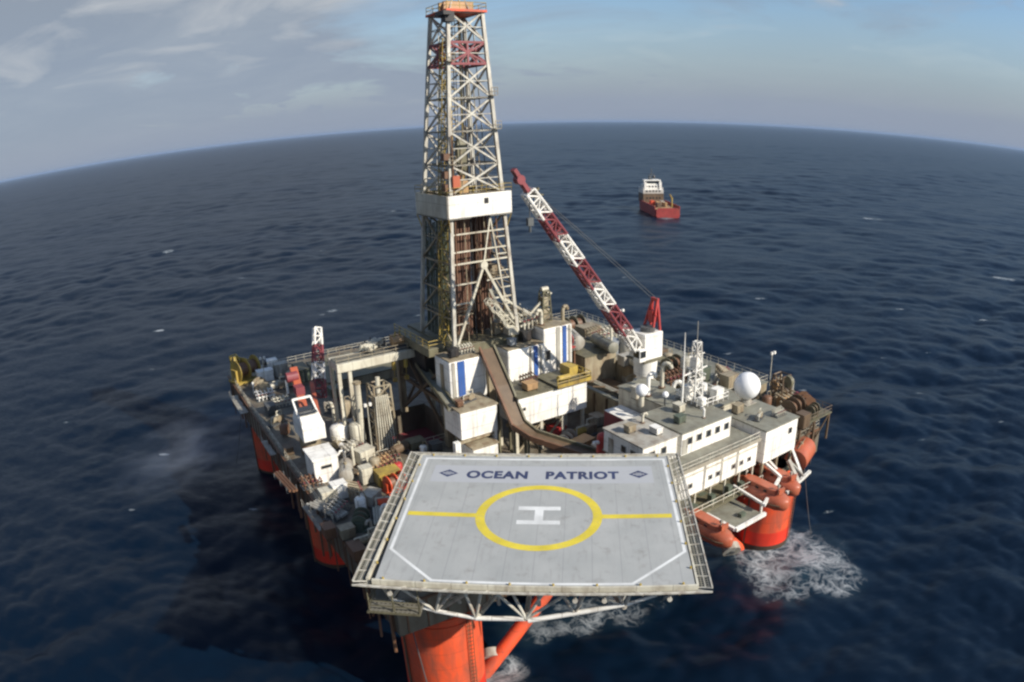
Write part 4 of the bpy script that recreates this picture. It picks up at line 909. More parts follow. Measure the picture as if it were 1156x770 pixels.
# boom : from the foot of the house up to the tip
bp0 = Vector((-1.2, -.2, 11.8)); tip = Vector((-22.2, -1.8, 38.2)); nseg = 9
L_ = (tip-bp0).length
cols_ = ['white','dred','white','dred','white','dred','white']
cuts = [0, .16, .32, .46, .60, .74, .88, .935]
cuts = [0, .17, .33, .465, .60, .735, .85, .97][:8]
bd = (tip-bp0).normalized()
for i, cc in enumerate(cols_[:7]):
    t0, t1 = cuts[i], cuts[i+1]
    wfun = lambda t: 1.2+.8*t/.17 if t < .17 else 2.0-(t-.17)*.9
    b = MB(); lattice(b, bp0.lerp(tip, t0), bp0.lerp(tip, t1), wfun(t0), wfun(t1), 3, .17, .11, up=(1,0,.3), h0=1.5, h1=1.3)
    o = b.build('boom_section', cc, ck)
    # web plates along the sides between the chords, as on the real boom
    x = bd.cross(Vector((1,0,.3))).normalized(); y = x.cross(bd).normalized(); b = MB()
    a, c = bp0.lerp(tip, t0+.008), bp0.lerp(tip, t1-.008)
    for k in range(3):
        p = a.lerp(c, (k+.12)/3); q_ = a.lerp(c, (k+.82)/3)
        for sx in (-1, 1):
            wk = wfun((t0+t1)/2)/2+.06
            b.bar(p+x*sx*wk*.62+y*.7, q_+x*sx*wk*.62+y*.7, wk*.62, .05); b.bar(p+x*sx*wk*.62-y*.7, q_+x*sx*wk*.62-y*.7, wk*.62, .05)
    b.build('boom_plating', cc, o)
b = MB(); a = bp0.lerp(tip, .97); e = tip+bd*1.0; b.bar(a, e+Vector((-.8,0,1.3)), .8, .5); b.bar(a, e, .5); b.cyl(e+Vector((0,-.5,0)), e+Vector((0,.5,0)), .6); b.build('boom_head', 'dred', ck)
b = MB(); a = bp0.lerp(tip, .93); b.bar(a+Vector((0,0,.3)), a+Vector((.9,.2,1.4)), .3); b.bar(a+Vector((1.5,0,.5)), a+Vector((-.9,0,.7)), .2); b.build('head_platform', 'olive', ck)
b = MB()
for s in (-.6,.8): b.cyl((1.8,s,19.8), bp0.lerp(tip,.95)+Vector((0,s*.5,.8)), .045, n=6)
b.build('luffing_wires', 'dgrey', ck)
b = MB(); b.cyl(bp0.lerp(tip,.96)+Vector((0,0,-.5)), bp0.lerp(tip,.96)+Vector((0,0,-3.4)), .07); c_ = bp0.lerp(tip,.96)+Vector((0,0,-4.0)); b.cbox(c_.x,c_.y,c_.z,.8,.5,1.0); b.cyl(c_, c_+Vector((0,0,-.8)), .16); b.build('hook_block', 'dgrey', ck)

# ================================================================== PORT CRANE (left side)
pk = thing('deck_crane', 'low white crane house with dark window and orange machinery on the left deck edge', 'crane', -2.6, 34.6, ZD)
b = MB(); b.cyl((0,1,0),(0,1,3.3),1.6,n=18); b.build('pedestal', 'beige', pk, smooth=True)
b = MB(); b.loft([[(x,y,z) for x,y in ((-1.9,-2.8),(1.6,-2.8),(1.6,2.2),(-1.9,2.2))] for z in (3.3,5.6)] + [[(x,y,6.7) for x,y in ((-1.6,-1.2),(1.3,-1.2),(1.3,2.0),(-1.6,2.0))]]); b.build('crane_house', 'white', pk, bevel=.12)
b = MB(); b.box(-1.3,1.1,-.6,1.5,6.69,7.0); b.box(-1.5,1.2,-1.3,1.8,7.0,7.05); b.build('skylight', 'glass', pk)
b = MB(); b.bar((-1.7,-2.2,5.4),(-1.5,2.4,8.2),.26); b.bar((1.5,-2.2,5.4),(1.3,2.4,8.2),.26); b.bar((-1.5,2.4,8.2),(1.3,2.4,8.2),.3); b.build('a_frame', 'white', pk)
b = MB(); b.bar((.2,2.4,5.2),(1.7,12.2,9.4),1.3,1.4); b.bar((2.2,2.4,4.4),(4.4,12,6.6),.7,.9); b.build('boom_base', 'boat', pk, bevel=.15)
b = MB(); b.cyl((-.3,9.6,9.2),(1.6,9.6,9.2),.8,n=16); b.cbox(.8,6.6,7.4,1.4,1.8,1.2); b.build('winch_drum', 'dred', pk)
for i, c_ in enumerate(('dred','white','dred','white')):
    a = Vector((5.6,12.8,3.6)); e = Vector((8.0,17.5,14.0)); b = MB(); lattice(b, a.lerp(e,i/4), a.lerp(e,(i+1)/4), 1.9-.2*i, 1.7-.2*i, 2, .17, .11, up=(0,1,0)); b.build('boom_section', c_, pk)
deckhouse('machine_house', 'lower white machine house in front of the low left crane', 'deckhouse', -5.4, 24.8, ZD, 3.6, 4.2, 3.6, 'white', 'white', wins=[('f',1.8,2.4,1.6,.5)], doors=())

# ==== REST
winch('anchor_winch' if 1.9>1.2 else 'deck_winch', 'yellow anchor winch at the far left corner of the hull', -4.0, 74.9, 20, 1.9, 'yellow', R(20))
locker('equipment_locker', 'white locker beside the far left yellow winch', -0.9, 71.5, 20, 3.2, 2, 2.2, 'white', R(0))
winch('anchor_winch' if 1.3>1.2 else 'deck_winch', 'beige winch on the left edge below the white lockers', -3.4, 64.1, 20, 1.3, 'beige', R(90))
locker('equipment_locker', 'grey white locker second from the far left corner', 2.7, 72.6, 20, 2.6, 2.2, 2.6, 'lgrey', R(0))
pump('pump_unit', 'cream pump unit between far left lockers and red boom', -0.0, 65.1, 20, 1.3, 'cream', R(0))
vtank('storage_tank', 'beige upright tank behind the low crane house', 2.9, 65.3, 20, 1.1, 3.0, 'beige')
manifold('pipe_manifold', 'cream manifold on the left edge behind the low crane', -1.6, 56.7, 20, 1.1, 'cream', R(0))
locker('equipment_locker', 'dark grey locker on the left edge left of the low crane', -4.2, 54.5, 20, 1.6, 2.6, 1.6, 'dgrey', R(0))
gooseneck('vent_pipe', 'white curved vent left of the red boom foot', 1.0, 61.6, 20, 2.4, 0.25, 'white', R(40))
container('cargo_container', 'dull green container behind the orange boom foot', 7.0, 65.8, 20, 5, 2.4, 2.6, 'dgreen', 'olive', R(90))
vtank('storage_tank', 'white round tank right of the low crane house', 2.6, 36.9, 20, 1.5, 2.7, 'white')
pump('pump_unit', 'yellow pump beside the right side of the low crane', -1.3, 31.1, 20, 1.2, 'yellow', R(60))
gooseneck('vent_pipe', 'cream curved vent behind the white round tank', 4.0, 43.7, 20, 2.6, 0.3, 'cream', R(90))
manifold('pipe_manifold', 'grey pipe manifold in front of the white round tank', 2.5, 31.4, 20, 1.2, 'lgrey', R(30))
locker('equipment_locker', 'beige locker right of the lower white machine house', -3.2, 27.3, 20, 2.0, 2.4, 2.0, 'beige', R(0))
vtank('storage_tank', 'slim cream tank beside the cream riser post', 4.5, 34.5, 20, 1.0, 3.4, 'cream')
locker('equipment_locker', 'cream locker at the front foot of the beige riser tower', 3.0, 27.6, 20, 2.6, 2.0, 2.2, 'cream', R(15))
htank('storage_tank', 'light grey horizontal tank on the left deck behind the helideck net', -1.0, 24.4, 20, 1.0, 4.4, 'lgrey', R(70))
container('cargo_container', 'small yellow container beside the left edge of the helideck', 1.8, 19.0, 20, 3.2, 2.2, 2.0, 'yellow', 'yellow', R(0))
winch('anchor_winch' if 1.0>1.2 else 'deck_winch', 'orange winch next to the small yellow container', 3.5, 17.9, 20, 1.0, 'orange', R(10))
pump('pump_unit', 'orange pump under the left net edge of the helideck', 0.9, 14.0, 20, 1.2, 'orange', R(-20))
locker('equipment_locker', 'pale grey locker in front of the yellow container', -0.7, 16.1, 20, 2.4, 1.8, 1.6, 'lgrey', R(35))
pipes('pipe_bundle', 'light grey pipes lying along the left deck behind near leg', -5.8, 13.6, 20, 6.5, 4, 1, 0.22, 'lgrey', R(25), None, 'v')
locker('equipment_locker', 'cream locker on the left edge above the middle leg', -5.4, 19.5, 20, 2.2, 1.6, 1.8, 'cream', R(0))
manifold('pipe_manifold', 'beige manifold between grey tank and orange winch', -2.0, 19.1, 20, 1.2, 'beige', R(80))
winch('anchor_winch' if 0.9>1.2 else 'deck_winch', 'dull green winch near the left corner of the helideck', -4.0, 11.5, 20, 0.9, 'dgreen', R(60))
pump('pump_unit', 'beige pump beside the lower left helideck net', -5.1, 7.3, 20, 1.1, 'beige', R(0))
gooseneck('vent_pipe', 'white curved vent close to the left helideck net', -1.4, 10.9, 20, 1.9, 0.22, 'white', R(0))
locker('equipment_locker', 'rusty locker at the near left corner of the hull', -6.9, 5.6, 20, 1.5, 2.4, 1.4, 'rust', R(0))
locker('equipment_locker', 'rusty small box left of the white machine house', -3.4, 34.1, 20, 1.4, 1.4, 1.4, 'rust', R(0))
manifold('pipe_manifold', 'rusty manifold in front of the white machine house', -6.0, 25.1, 20, 1.0, 'rust', R(0))
gooseneck('vent_pipe', 'thin white vent in front of the grey manifold', 0.5, 29.2, 20, 1.6, 0.18, 'white', R(180))
vtank('storage_tank', 'small beige tank beside the riser tower foot', 3.2, 24.2, 20, 0.8, 2.2, 'beige')
locker('equipment_locker', 'oily green locker at the front edge of the moonpool', 11.4, 28.0, 20, 2.4, 2, 1.2, 'olive', R(0))
vtank('storage_tank', 'tiny white drum standing behind the helideck left of the posts', 11.4, 25.5, 20, 0.55, 1.3, 'white')
htank('storage_tank', 'brown horizontal tank in front of the moonpool', 8.5, 27.4, 20, 0.7, 3.2, 'brown', R(20))
manifold('pipe_manifold', 'brown manifold beside the moonpool front rail', 6.3, 26.2, 20, 1.0, 'brown', R(0))
locker('equipment_locker', 'faded red box under the large white building', 29.7, 18.1, 20, 2.2, 2, 2.2, 'red', R(0))
pump('pump_unit', 'yellow pump right below the large white building corner', 33.8, 16.6, 20, 1.4, 'yellow', R(0))
winch('anchor_winch' if 1.0>1.2 else 'deck_winch', 'grey winch under the large white building right end', 29.5, 15.2, 20, 1.0, 'lgrey', R(30))
locker('equipment_locker', 'light grey locker behind the yellow pump', 38.4, 18.8, 20, 2.4, 2.2, 1.5, 'lgrey', R(0))
container('cargo_container', 'tan open crate container right behind the helideck', 27.6, 11.0, 20, 4.6, 2.2, 2.0, 'tan', 'tan', R(10))
container('cargo_container', 'second tan container with cream lid beside the red monitor', 30.4, 8.8, 20, 3.0, 2.0, 1.8, 'tan', 'cream', R(0))
vtank('storage_tank', 'cream tank between pipe rack and large white building', 41.5, 23.6, 20, 1.0, 2.2, 'cream')
manifold('pipe_manifold', 'beige manifold left of the grey roofed deckhouse', 35.8, 11.9, 20, 1.2, 'beige', R(90))
locker('equipment_locker', 'dull green locker behind the red container', 45.3, 24.0, 20, 2.6, 1.8, 1.6, 'dgreen', R(0))
pump('pump_unit', 'dark pump beside the long beige pipe rack', 44.1, 28.5, 20, 1.2, 'dgrey', R(70))
winch('anchor_winch' if 0.9>1.2 else 'deck_winch', 'dark winch right of the red fire monitor', 32.7, 7.0, 20, 0.9, 'dgrey', R(45))
vtank('storage_tank', 'light grey tank left of the striped crane foot', 54.9, 31.1, 24.7, 1.6, 3.4, 'lgrey')
locker('equipment_locker', 'dark grey locker far left of the striped crane foot', 52.6, 32.9, 24.7, 3, 3, 2.6, 'grey', R(0))
winch('anchor_winch' if 1.2>1.2 else 'deck_winch', 'olive winch right behind the striped crane pedestal', 54.6, 19.4, 24.7, 1.2, 'olive', R(10))
gooseneck('vent_pipe', 'white curved vent beside the boom foot of the striped crane', 56.8, 34.8, 24.7, 3.2, 0.35, 'white', R(0))
vtank('storage_tank', 'cream tank right of the crane pedestal', 55.2, 16.2, 24.7, 1.3, 3.4, 'cream')
locker('equipment_locker', 'dull green locker behind the slim pole antenna', 55.3, 13.4, 24.7, 2.6, 2.2, 2.4, 'dgreen', R(0))
locker('equipment_locker', 'beige locker between radar mast and big dome', 56.0, 7.8, 24.7, 2.4, 2.0, 2.6, 'beige', R(0))
manifold('pipe_manifold', 'rusty manifold on the far deck right of the crane', 51.3, 15.6, 24.7, 1.4, 'rust', R(0))
pump('pump_unit', 'brown pump behind the big white dome', 56.5, 4.8, 24.7, 1.4, 'brown', R(40))
locker('equipment_locker', 'beige locker at the far end of the pipe rack', 54.3, 41.7, 24.7, 4, 3, 3, 'beige', R(0))
manifold('pipe_manifold', 'cream manifold on the far starboard deck', 57.0, 40.2, 24.7, 1.6, 'cream', R(0))
winch('anchor_winch' if 1.5>1.2 else 'deck_winch', 'olive winch at the far back edge of the deck', 55.3, 47.5, 24.7, 1.5, 'olive', R(0))
htank('storage_tank', 'beige horizontal tank on the far back deck right of the derrick', 51.8, 53.4, 24.7, 1.4, 5, 'beige', R(20))
winch('anchor_winch' if 1.9>1.2 else 'deck_winch', 'large brown anchor winch at the right corner of the hull', 60.2, -2.3, 22.2, 1.35, 'brown', R(10))
winch('anchor_winch' if 1.6>1.2 else 'deck_winch', 'smaller rusty anchor winch beside the large brown winch at right', 64.3, -2.0, 22.2, 1.1, 'rust', R(60))
manifold('pipe_manifold', 'beige manifold between white end house and right winches', 62.8, 1.2, 22.2, 1.8, 'beige', R(20))
locker('equipment_locker', 'tall brown locker on the outer right corner of the hull', 58.2, -5.8, 22.2, 1.8, 1.6, 2.2, 'brown', R(0))
pump('pump_unit', 'tan pump on the right edge behind the white end house', 65.7, 4.8, 22.2, 1.6, 'tan', R(20))
gooseneck('vent_pipe', 'grey curved vent above the brown right winch', 66.2, 2.3, 22.2, 3.0, 0.28, 'lgrey', R(100))
lamp_post('floodlight pole behind the big white dome at right', 66.5, 7.3, 22.2, 6.5)
lamp_post('floodlight pole at the far left corner lockers', -1.2, 70.5, 20, 5)
lamp_post('floodlight pole beside the foot of the beige riser tower', 5.7, 31.5, 20, 7)
lamp_post('floodlight pole left of the striped crane boom foot', 60.2, 39.1, 22.2, 8)

# raised starboard deck house and long pipe racks
deckhouse('starboard_pump_house', 'long low flat roofed pump house along the far right deck beyond the striped crane', 'deckhouse', 51.5, 6, ZD, 12.5, 52, 4.5, 'beige', 'green', doors=[('l',8,'lgrey'),('l',22,'lgrey')], railing=True)
deckhouse('mud_pump_house', 'beige flat roofed pump house behind the tall cabin right of the derrick', 'deckhouse', 44.4, 30.0, ZD, 6.9, 15, 6.5, 'beige', 'olive', doors=[])
deckhouse('aft_machinery_house', 'long very low beige machinery house across the far back deck', 'deckhouse', 8.0, 58.0, ZD, 40, 14, 1.7, 'beige', 'olive')
for nm, u, v, L, n_, r_, mt, lab in (('r1', 40.6, 9.5, 17, 4, .30, 'beige', 'thick beige pipes in the long rack behind the red container'),
                                      ('r2', 44.0, 17.5, 26, 5, .34, 'lgrey', 'thick grey pipes in the long rack left of the crane pedestal'),
                                      ('r3', 47.6, 14, 30, 5, .26, 'brown', 'brown pipes in the rack behind the striped crane pedestal')):
    pipes('pipe_bundle', lab, u, v, ZD+.5, L, n_, 2, r_, mt)
t = thing('pipe_rack', 'long beige walled rack channel running from the quarters roof towards the far deck', 'pipe rack', 39.0, 8.0, ZD)
b = MB(); b.box(0,.5,0,34,.1,4.6); b.build('side_wall', 'beige', t); b = MB(); b.box(4.3,4.7,0,34,.1,3.4); b.build('side_wall', 'green', t)
b = MB()
for y in np.arange(.5, 34, 3): b.box(-.25,-.003,y,y+.3,.1,4.4); b.bar((.25,y,4.62),(4.5,y,3.5),.2)
b.build('ribs', 'brown', t)
b = MB(); b.box(-.12,.62,0,34,4.601,4.85); b.build('top_plate', 'green', t)
htank('hose_reel_tank', 'large pale green hose bundle tank on the pump house roof right of the tall cabin', 46.6, 37, 26.7, 1.3, 9, 'lgrey', R(70))
htank('hose_reel_tank', 'second pale green cylinder lying nearer the crane on the pump house roof', 49.4, 31.0, 26.7, 1.0, 7, 'green', R(80))
winch('hose_winch', 'red ended hose winch right of the tall cabin with dark blue stripe', 41.5, 32.4, 28.2, 1.1, 'red', R(10))
gooseneck('vent_pipe', 'white curved vent rising above the red ended hose winch', 41.3, 33.8, 28.2, 3.2, .35, 'white', R(10))
# on the drill floor right of the derrick
t = thing('hoist_tower', 'olive and cream hoist frame standing on top right of the drill floor', 'hoist tower', 34.6, 27.8, 35.4)
b = MB(); lattice(b, (0,0,0), (.3,.2,4.6), 1.7, 1.1, 4, .13, .1, up=(0,1,0)); b.build('frame', 'olive', t)
b = MB(); b.cbox(0,0,.3,1.3,1.3,1.6); b.cbox(.1,0,2.2,1.0,1.0,1.5); b.build('machinery', 'beige', t, bevel=.1)
b = MB(); b.bar((.3,.2,4.6),(1.6,.2,4.0),.25); b.cyl((-.3,.2,4.9),(.9,.2,4.9),.35); b.bar((-.6,0,3.0),(-2.6,.3,1.2),.3); b.build('jib', 'cream', t)
manifold('pipe_manifold', 'cream standpipe manifold on the cabin roofs beside the derrick right foot', 31.4, 28.0, 34.8, 1.5, 'cream', R(15))
pump('pump_unit', 'olive machine between the derrick foot and the tower tank', 33.0, 31.5, 34.6, 1.4, 'yellow', R(60))
gooseneck('vent_pipe', 'cream curved pipe on the roof of the tall cabin', 32.8, 26.0, 35.4, 1.8, .28, 'cream', R(200))
gooseneck('vent_pipe', 'cream curved pipe between the tower tank and the hose winch', 37.0, 26.2, 34.6, 2.2, .3, 'beige', R(20))
locker('equipment_locker', 'black box on the roof gap between striped cabins', 29.8, 26.2, 33.4, 1.5, 1.5, 1.6, 'black')
locker('equipment_locker', 'dark box on top of the left blue striped cabin', 17.0, 25.0, 33.86, 1.3, 1.2, 1.1, 'black')
locker('draw_works', 'large dark hoisting machine in the shade inside the derrick base', 24.0, 34.5, 34.6, 5.0, 3.0, 3.0, 'brown', cat='drawworks')
t = thing('swing_arm', 'cream pipe handling arm leaning out from the derrick right front foot', 'pipe arm', 27.2, 26.2, 34.9)
b = MB(); b.bar((0,0,0),(-2.2,1.4,7.0),.35); b.bar((-2.2,1.4,7.0),(2.6,.4,3.2),.3); b.build('arm', 'cream', t); b = MB(); b.cbox(.3,.2,0,1.6,1.6,1.0); b.cyl((2.6,.4,3.2),(4.6,.2,1.8),.3); b.build('base', 'cream', t); b = MB(); lattice(b,(1.2,1,.5),(-3.2,.8,5.6),1.0,.8,5,.09,.07); b.build('lattice_link','cream',t)

# red container with pale roof, fire monitor
container('cargo_container', 'dark red container with pale roof behind the grey roofed deckhouse', 35.0, 3.9, 24.0, 5.8, 3.1, 3.0, 'dred', 'white', rot=R(90))
t = thing('support_frame', 'brown stand under the dark red container', 'support frame', 31.8, 3.8, ZD)
b = MB()
for x in (.2, 2.9):
    for y in (.3, 5.3): b.box(x,x+.3,y,y+.3,0,3.69)
b.build('posts','brown',t); b = MB(); b.box(0,3.3,.1,6.0,3.7,3.98); b.build('platform','grate',t)
t = thing('fire_monitor', 'bright red fire monitor stand with white nozzles at the back edge of the helideck', 'fire monitor', 25.7, 2.5, 25.2)
b = MB(); b.cyl((0,0,0),(0,0,2.3),.8,.7,16); b.sphere((0,0,2.3),.7,16,8,.6); b.build('body','red',t,smooth=True)
b = MB(); b.cyl((-.7,0,1.6),(-1.6,-.2,1.9),.28,.2); b.build('nozzle','white',t); b = MB(); b.cyl((.7,0,1.6),(1.6,-.2,1.9),.28,.2); b.build('nozzle','white',t)
b = MB(); b.cyl((0,0,-5.2),(0,0,0),.4); b.build('post','red',t)

# ---- right corner platform framing
t = thing('corner_platform', 'brown rusty framework platform overhanging the right corner of the hull', 'platform', 54.5, -4.0, ZD)
b = MB(); b.box(0, 12.6, -1.6, 10, 1.95, 2.15); b.build('deck_plate', 'olive', t)
b = MB()
for x in (.3, 4, 8, 12.2):
    for y in (-1.3, 9.5): b.bar((x,y,0 if y > 0 else -2.5),(x,y,1.95),.3)
for x0, x1 in ((.3,4),(4,8),(8,12.2)): b.bar((x0,-1.3,-2.3),(x1,-1.3,1.9),.18)
b.bar((12.4,-1.3,1.9),(12.4,9.5,1.9),.3); b.build('framework', 'brown', t)
b = MB(); rail(b,[(0,-1.5,2.15),(12.5,-1.5,2.15),(12.5,9.8,2.15)],r=.05); b.build('railing','brown',t)
t = thing('fairlead_frame', 'tall brown fairlead frame with sheaves at the outermost right corner', 'fairlead', 62.5, 2.0, 22.15)
b = MB(); lattice(b,(0,0,0),(0,0,5.2),2.6,2.0,3,.18,.12,up=(0,1,0)); b.build('frame','brown',t); b = MB(); b.cyl((-.3,-1.3,4.4),(.3,-1.3,4.4),1.0,n=16); b.build('sheave','olive',t); b = MB(); b.cyl((-.3,1.3,3.2),(.3,1.3,3.2),.8,n=16); b.build('sheave','tan',t)
t = thing('fairlead_frame', 'yellow olive fairlead frame standing beyond the far left yellow winch', 'fairlead', -5.2, 77.0, 20.0)
b = MB(); lattice(b,(0,0,0),(-.6,0,4.6),2.0,1.4,3,.18,.12,up=(0,1,0)); b.build('frame','yellow',t); b = MB(); b.cyl((-.9,-1.2,3.8),(-.3,-1.2,3.8),1.0,n=16); b.build('sheave','yellow',t); b = MB(); b.bar((-.4,0,4.4),(5,0,2.0),.35); b.build('strut','yellow',t)

# ---- lifeboat station
t = thing('lifeboat_platform', 'grey steel platform with white edge beams between the two orange lifeboats', 'platform', 33.2, -14.6, 18.6)
b = MB(); b.box(0,5.4,0,9.5,0,.2); b.box(-3.4,-.003,6.6,9.5,0,.2); b.box(5.403,17,7.0,9.5,0,.2); b.build('floor','green',t)
b = MB(); b.bar((-.2,-.1,.25),(5.6,-.1,.25),.45); b.bar((-.2,0,.25),(-.2,5.6,.25),.4); b.build('edge_beam','white',t)
b = MB(); b.cbox(2.9,1.6,.21,.9,.6,.5); b.cbox(1.6,7.6,.21,1.2,.8,1.2); b.cyl((3.4,7.8,.2),(3.4,7.8,1.3),.4); b.build('equipment','dgreen',t)
b = MB(); b.bar((0,.6,-.3),(0,9.4,-3),.3); b.bar((5.2,.6,-.3),(5.2,9.4,-3),.3); b.build('brackets','rust',t)
def lifeboat(label, u, v, z, L, Wb, rot=0):
    t = thing('lifeboat', label, 'lifeboat', u, v, z, rot, 'orange lifeboats hung beside the quarters')
    n = 14; rings = []
    st = [(-.5,.12,.9),(-.46,.55,.45),(-.36,.85,.15),(-.15,1,0),(.15,1,0),(.34,.85,.12),(.45,.5,.4),(.5,.1,.9)]
    for s, ww, zb in st:
        ring = []
        for i in range(n):
            a = 2*math.pi*i/n; x = math.cos(a)*Wb/2*ww; zz = math.sin(a)
            zc = 1.35; zz = zc+(zz*1.35 if zz < 0 else zz*1.15)*(1-(zb*.6)); ring.append((x, s*L, zz))
        rings.append(ring)
    b = MB(); b.loft(rings); b.build('hull', 'boat', t, smooth=True)
    b = MB(); b.loft([[(x*q, y*L, zz) for x, zz in ((-1.0,2.2),(-.8,2.85),(.8,2.85),(1.0,2.2))] for y, q in ((-.3,.7),(-.22,1),(.2,1),(.3,.6))]); c = b.build('canopy', 'boat', t, bevel=.1)
    b = MB(); b.box(-.6,.6,-.37*L+0,-.36*L+.2,2.55,3.2); b.build('steering_cupola','boat',c)
    b = MB(); 
    for y in (-1.4,0,1.4): b.box(-1.03,-.96,y-.25,y+.25,2.35,2.6); b.box(.96,1.03,y-.25,y+.25,2.35,2.6)
    b.build('portholes','glass',c)
    b = MB()
    for s in (-1,1): b.path([(s*Wb*.5*k_, y_*L, 1.35) for k_, y_ in ((.62,-.45),(.88,-.36),(1.03,-.15),(1.03,.15),(.88,.34),(.58,.44))], .09, 6)
    b.build('fender','brown',t)
    for y in (-.3,.3): b = MB(); b.cyl((0,y*L,2.8),(0,y*L,3.5),.09); b.cyl((0,y*L-.15,3.4),(0,y*L+.15,3.4),.22); b.build('lifting_hook','lgrey',t)
    return t
lifeboat('large orange lifeboat under the white end house beside the right leg', 41.4, -11.6, 18.4, 9.4, 3.6)
lifeboat('second orange lifeboat tucked behind the large one nearest the right leg', 45.9, -10.6, 18.2, 8.4, 3.2)
lifeboat('orange lifeboat hanging low between helideck corner and grey platform', 30.4, -11.4, 17.6, 10.0, 3.2)
t = thing('lifeboat_davit', 'white davit beams reaching out over the large orange lifeboat', 'davit', 39.0, -12.0, 18.8)
b = MB(); b.bar((-.4,-2.4,1.2),(6.4,.2,2.0),.4); b.bar((6.0,-.2,2.0),(5.6,6.5,4.6),.35); b.bar((-.2,-2.4,1.2),(-.3,3,1.8),.3); b.build('beams','white',t); b = MB(); b.bar((6.3,.1,1.9),(6.3,.1,-.8),.25); b.bar((0,-1.8,1.0),(0,-1.8,-.3),.25); b.build('posts','white',t)
t = thing('lifeboat_davit', 'white davit frame above the orange right leg', 'davit', 47.0, -13.0, 18.8)
b = MB(); b.bar((-2.6,-.8,.6),(3.2,-.4,1.6),.4); b.bar((1.5,-.3,1.4),(5.2,5.2,3.6),.35); b.bar((-1.2,-.4,.9),(-.4,5.6,3.2),.4); b.build('beams','white',t); b = MB(); b.bar((.2,-.6,1.1),(.6,1.8,3.4),.5); b.bar((.6,1.8,3.4),(1.6,-.4,1.4),.35); b.build('crutch','lgrey',t)
htank('pressure_vessel', 'orange brown rounded vessel on top of the right leg', 57.6, -6.6, 16.0, 1.8, 6.0, 'boat', R(20), 'vessel')

# ================================================================== SUPPORT VESSEL
bx, by = 107.5, 512.0
SVZ = 1.18
sv = thing('supply_vessel', 'red hulled supply vessel with white wheelhouse sailing beyond the striped crane boom', 'ship', 0, 0, 0, world=(bx, by), wrot=R(3))
def ring(y, hwid, zb, zt): return [(-hwid*.75,y,zb),(hwid*.75,y,zb),(hwid,y,zb+2.2),(hwid,y,zt),(-hwid,y,zt),(-hwid,y,zb+2.2)]
b = MB(); b.loft([ring(-32,8,-1.5,4.2),ring(-30,8.6,-2,4.2),ring(0,8.8,-2,4.2),ring(10,8.8,-2,4.6),ring(20,7.4,-2,6.4),ring(28,3.8,-1.5,8.2),ring(33,.5,.5,9.4)]); b.build('hull','vessel',sv)
b = MB(); b.box(-7.6,7.6,-31,7,4.21,4.4); b.build('cargo_deck','tan',sv)
b = MB(); b.box(-8.7,-8.2,-30,9,4.21,6.0); b.box(8.2,8.7,-30,9,4.21,6.0); b.box(-7,7,-31.8,-31.3,4.21,5.2); b.build('bulwark','vessel',sv)
b = MB(); b.box(-7.4,7.4,8,23,4.5,10); b.build('lower_house','brown',sv)
b = MB(); b.box(-7.4,7.4,8.6,23,10.01,12.4); b.box(-6.0,6.0,10,21,12.41,15.4); b.build('superstructure','white',sv, bevel=.2)
b = MB(); b.loft([[(x,y,z) for x,y in ((-w_,11),(w_,11),(w_*.92,18.5),(-w_*.92,18.5))] for z,w_ in ((15.41,5.6),(18.2,6.2))]); wh = b.build('wheelhouse','white',sv)
b = MB(); b.box(-5.3,5.3,10.7,10.95,16.2,17.6); b.build('window_band','glass',wh)
for x in (-5.4, 5.4): b = MB(); b.box(x-.9,x+.9,9.2,11.6,10.01,17.0); b.build('funnel','white',sv)
b = MB(); b.bar((0,14,18.2),(0,14,25),.5); b.bar((-2.2,14,21.5),(2.2,14,21.5),.35); b.cyl((-1.6,13.5,18.2),(-1.6,13.5,20.6),.8); b.sphere((2,15,19.8),1.1,12,8); b.build('mast','dgrey',sv)
for x, y, mt in ((-3.5,-2,'orange'),(-1,-8,'tan'),(3,-4,'lgrey'),(2.2,-14,'tan'),(-3,-18,'brown')):
    b = MB(); b.box(x-1.3,x+1.3,y-2.8,y+2.8,4.41,6.8); b.build('cargo_box',mt,sv)

t = thing('winch_stand', 'rusty steel stand holding the red ended hose winch', 'support frame', 40.0, 31.0, ZD)
b = MB()
for x in (0,2.8):
    for y in (0,3.2): b.box(x,x+.3,y,y+.3,0,7.99)
b.build('posts','rust',t); b = MB(); b.box(-.2,3.4,-.2,3.8,8.0,8.18); b.build('platform','grate',t)

sv.scale = (1.05, 1.0, 1.22)

# ================================================================== AIR
b = MB(); b.box(-62000, 62000, -62000, 62000, -4, 96)
m = bpy.data.materials.new('haze_air'); m.use_nodes = True; nt = m.node_tree; nt.nodes.remove(nt.nodes['Principled BSDF'])
pv = nt.nodes.new('ShaderNodeVolumePrincipled'); pv.inputs['Color'].default_value = (.37,.50,.72,1); pv.inputs['Density'].default_value = 3.2e-5; pv.inputs['Anisotropy'].default_value = .0
nt.links.new(pv.outputs[0], nt.nodes['Material Output'].inputs['Volume'])
hz_ = b.build('haze', m); hz_['kind'] = 'stuff'
locker('equipment_locker', 'small white locker touching the far left yellow winch', -1.7, 75.8, 20, 2.4, 1.8, 2.0, 'white', R(0))
locker('equipment_locker', 'tall white locker behind the row at the far left corner', 1.7, 75.9, 20, 2.2, 2.0, 2.6, 'white', R(0))
manifold('pipe_manifold', 'white pipe manifold on the left edge before the cream pump unit', -3.3, 61.9, 20, 1.2, 'white', R(0))
gooseneck('vent_pipe', 'short white vent on the outer left edge near the beige winch', -4.7, 64.9, 20, 1.8, 0.2, 'white', R(90))
pump('pump_unit', 'beige pump left of the low crane house on the deck edge', -4.6, 49.3, 20, 1.1, 'beige', R(30))
vtank('storage_tank', 'rusty small tank left of the low crane house foot', -4.6, 43.5, 20, 0.8, 2.0, 'rust')
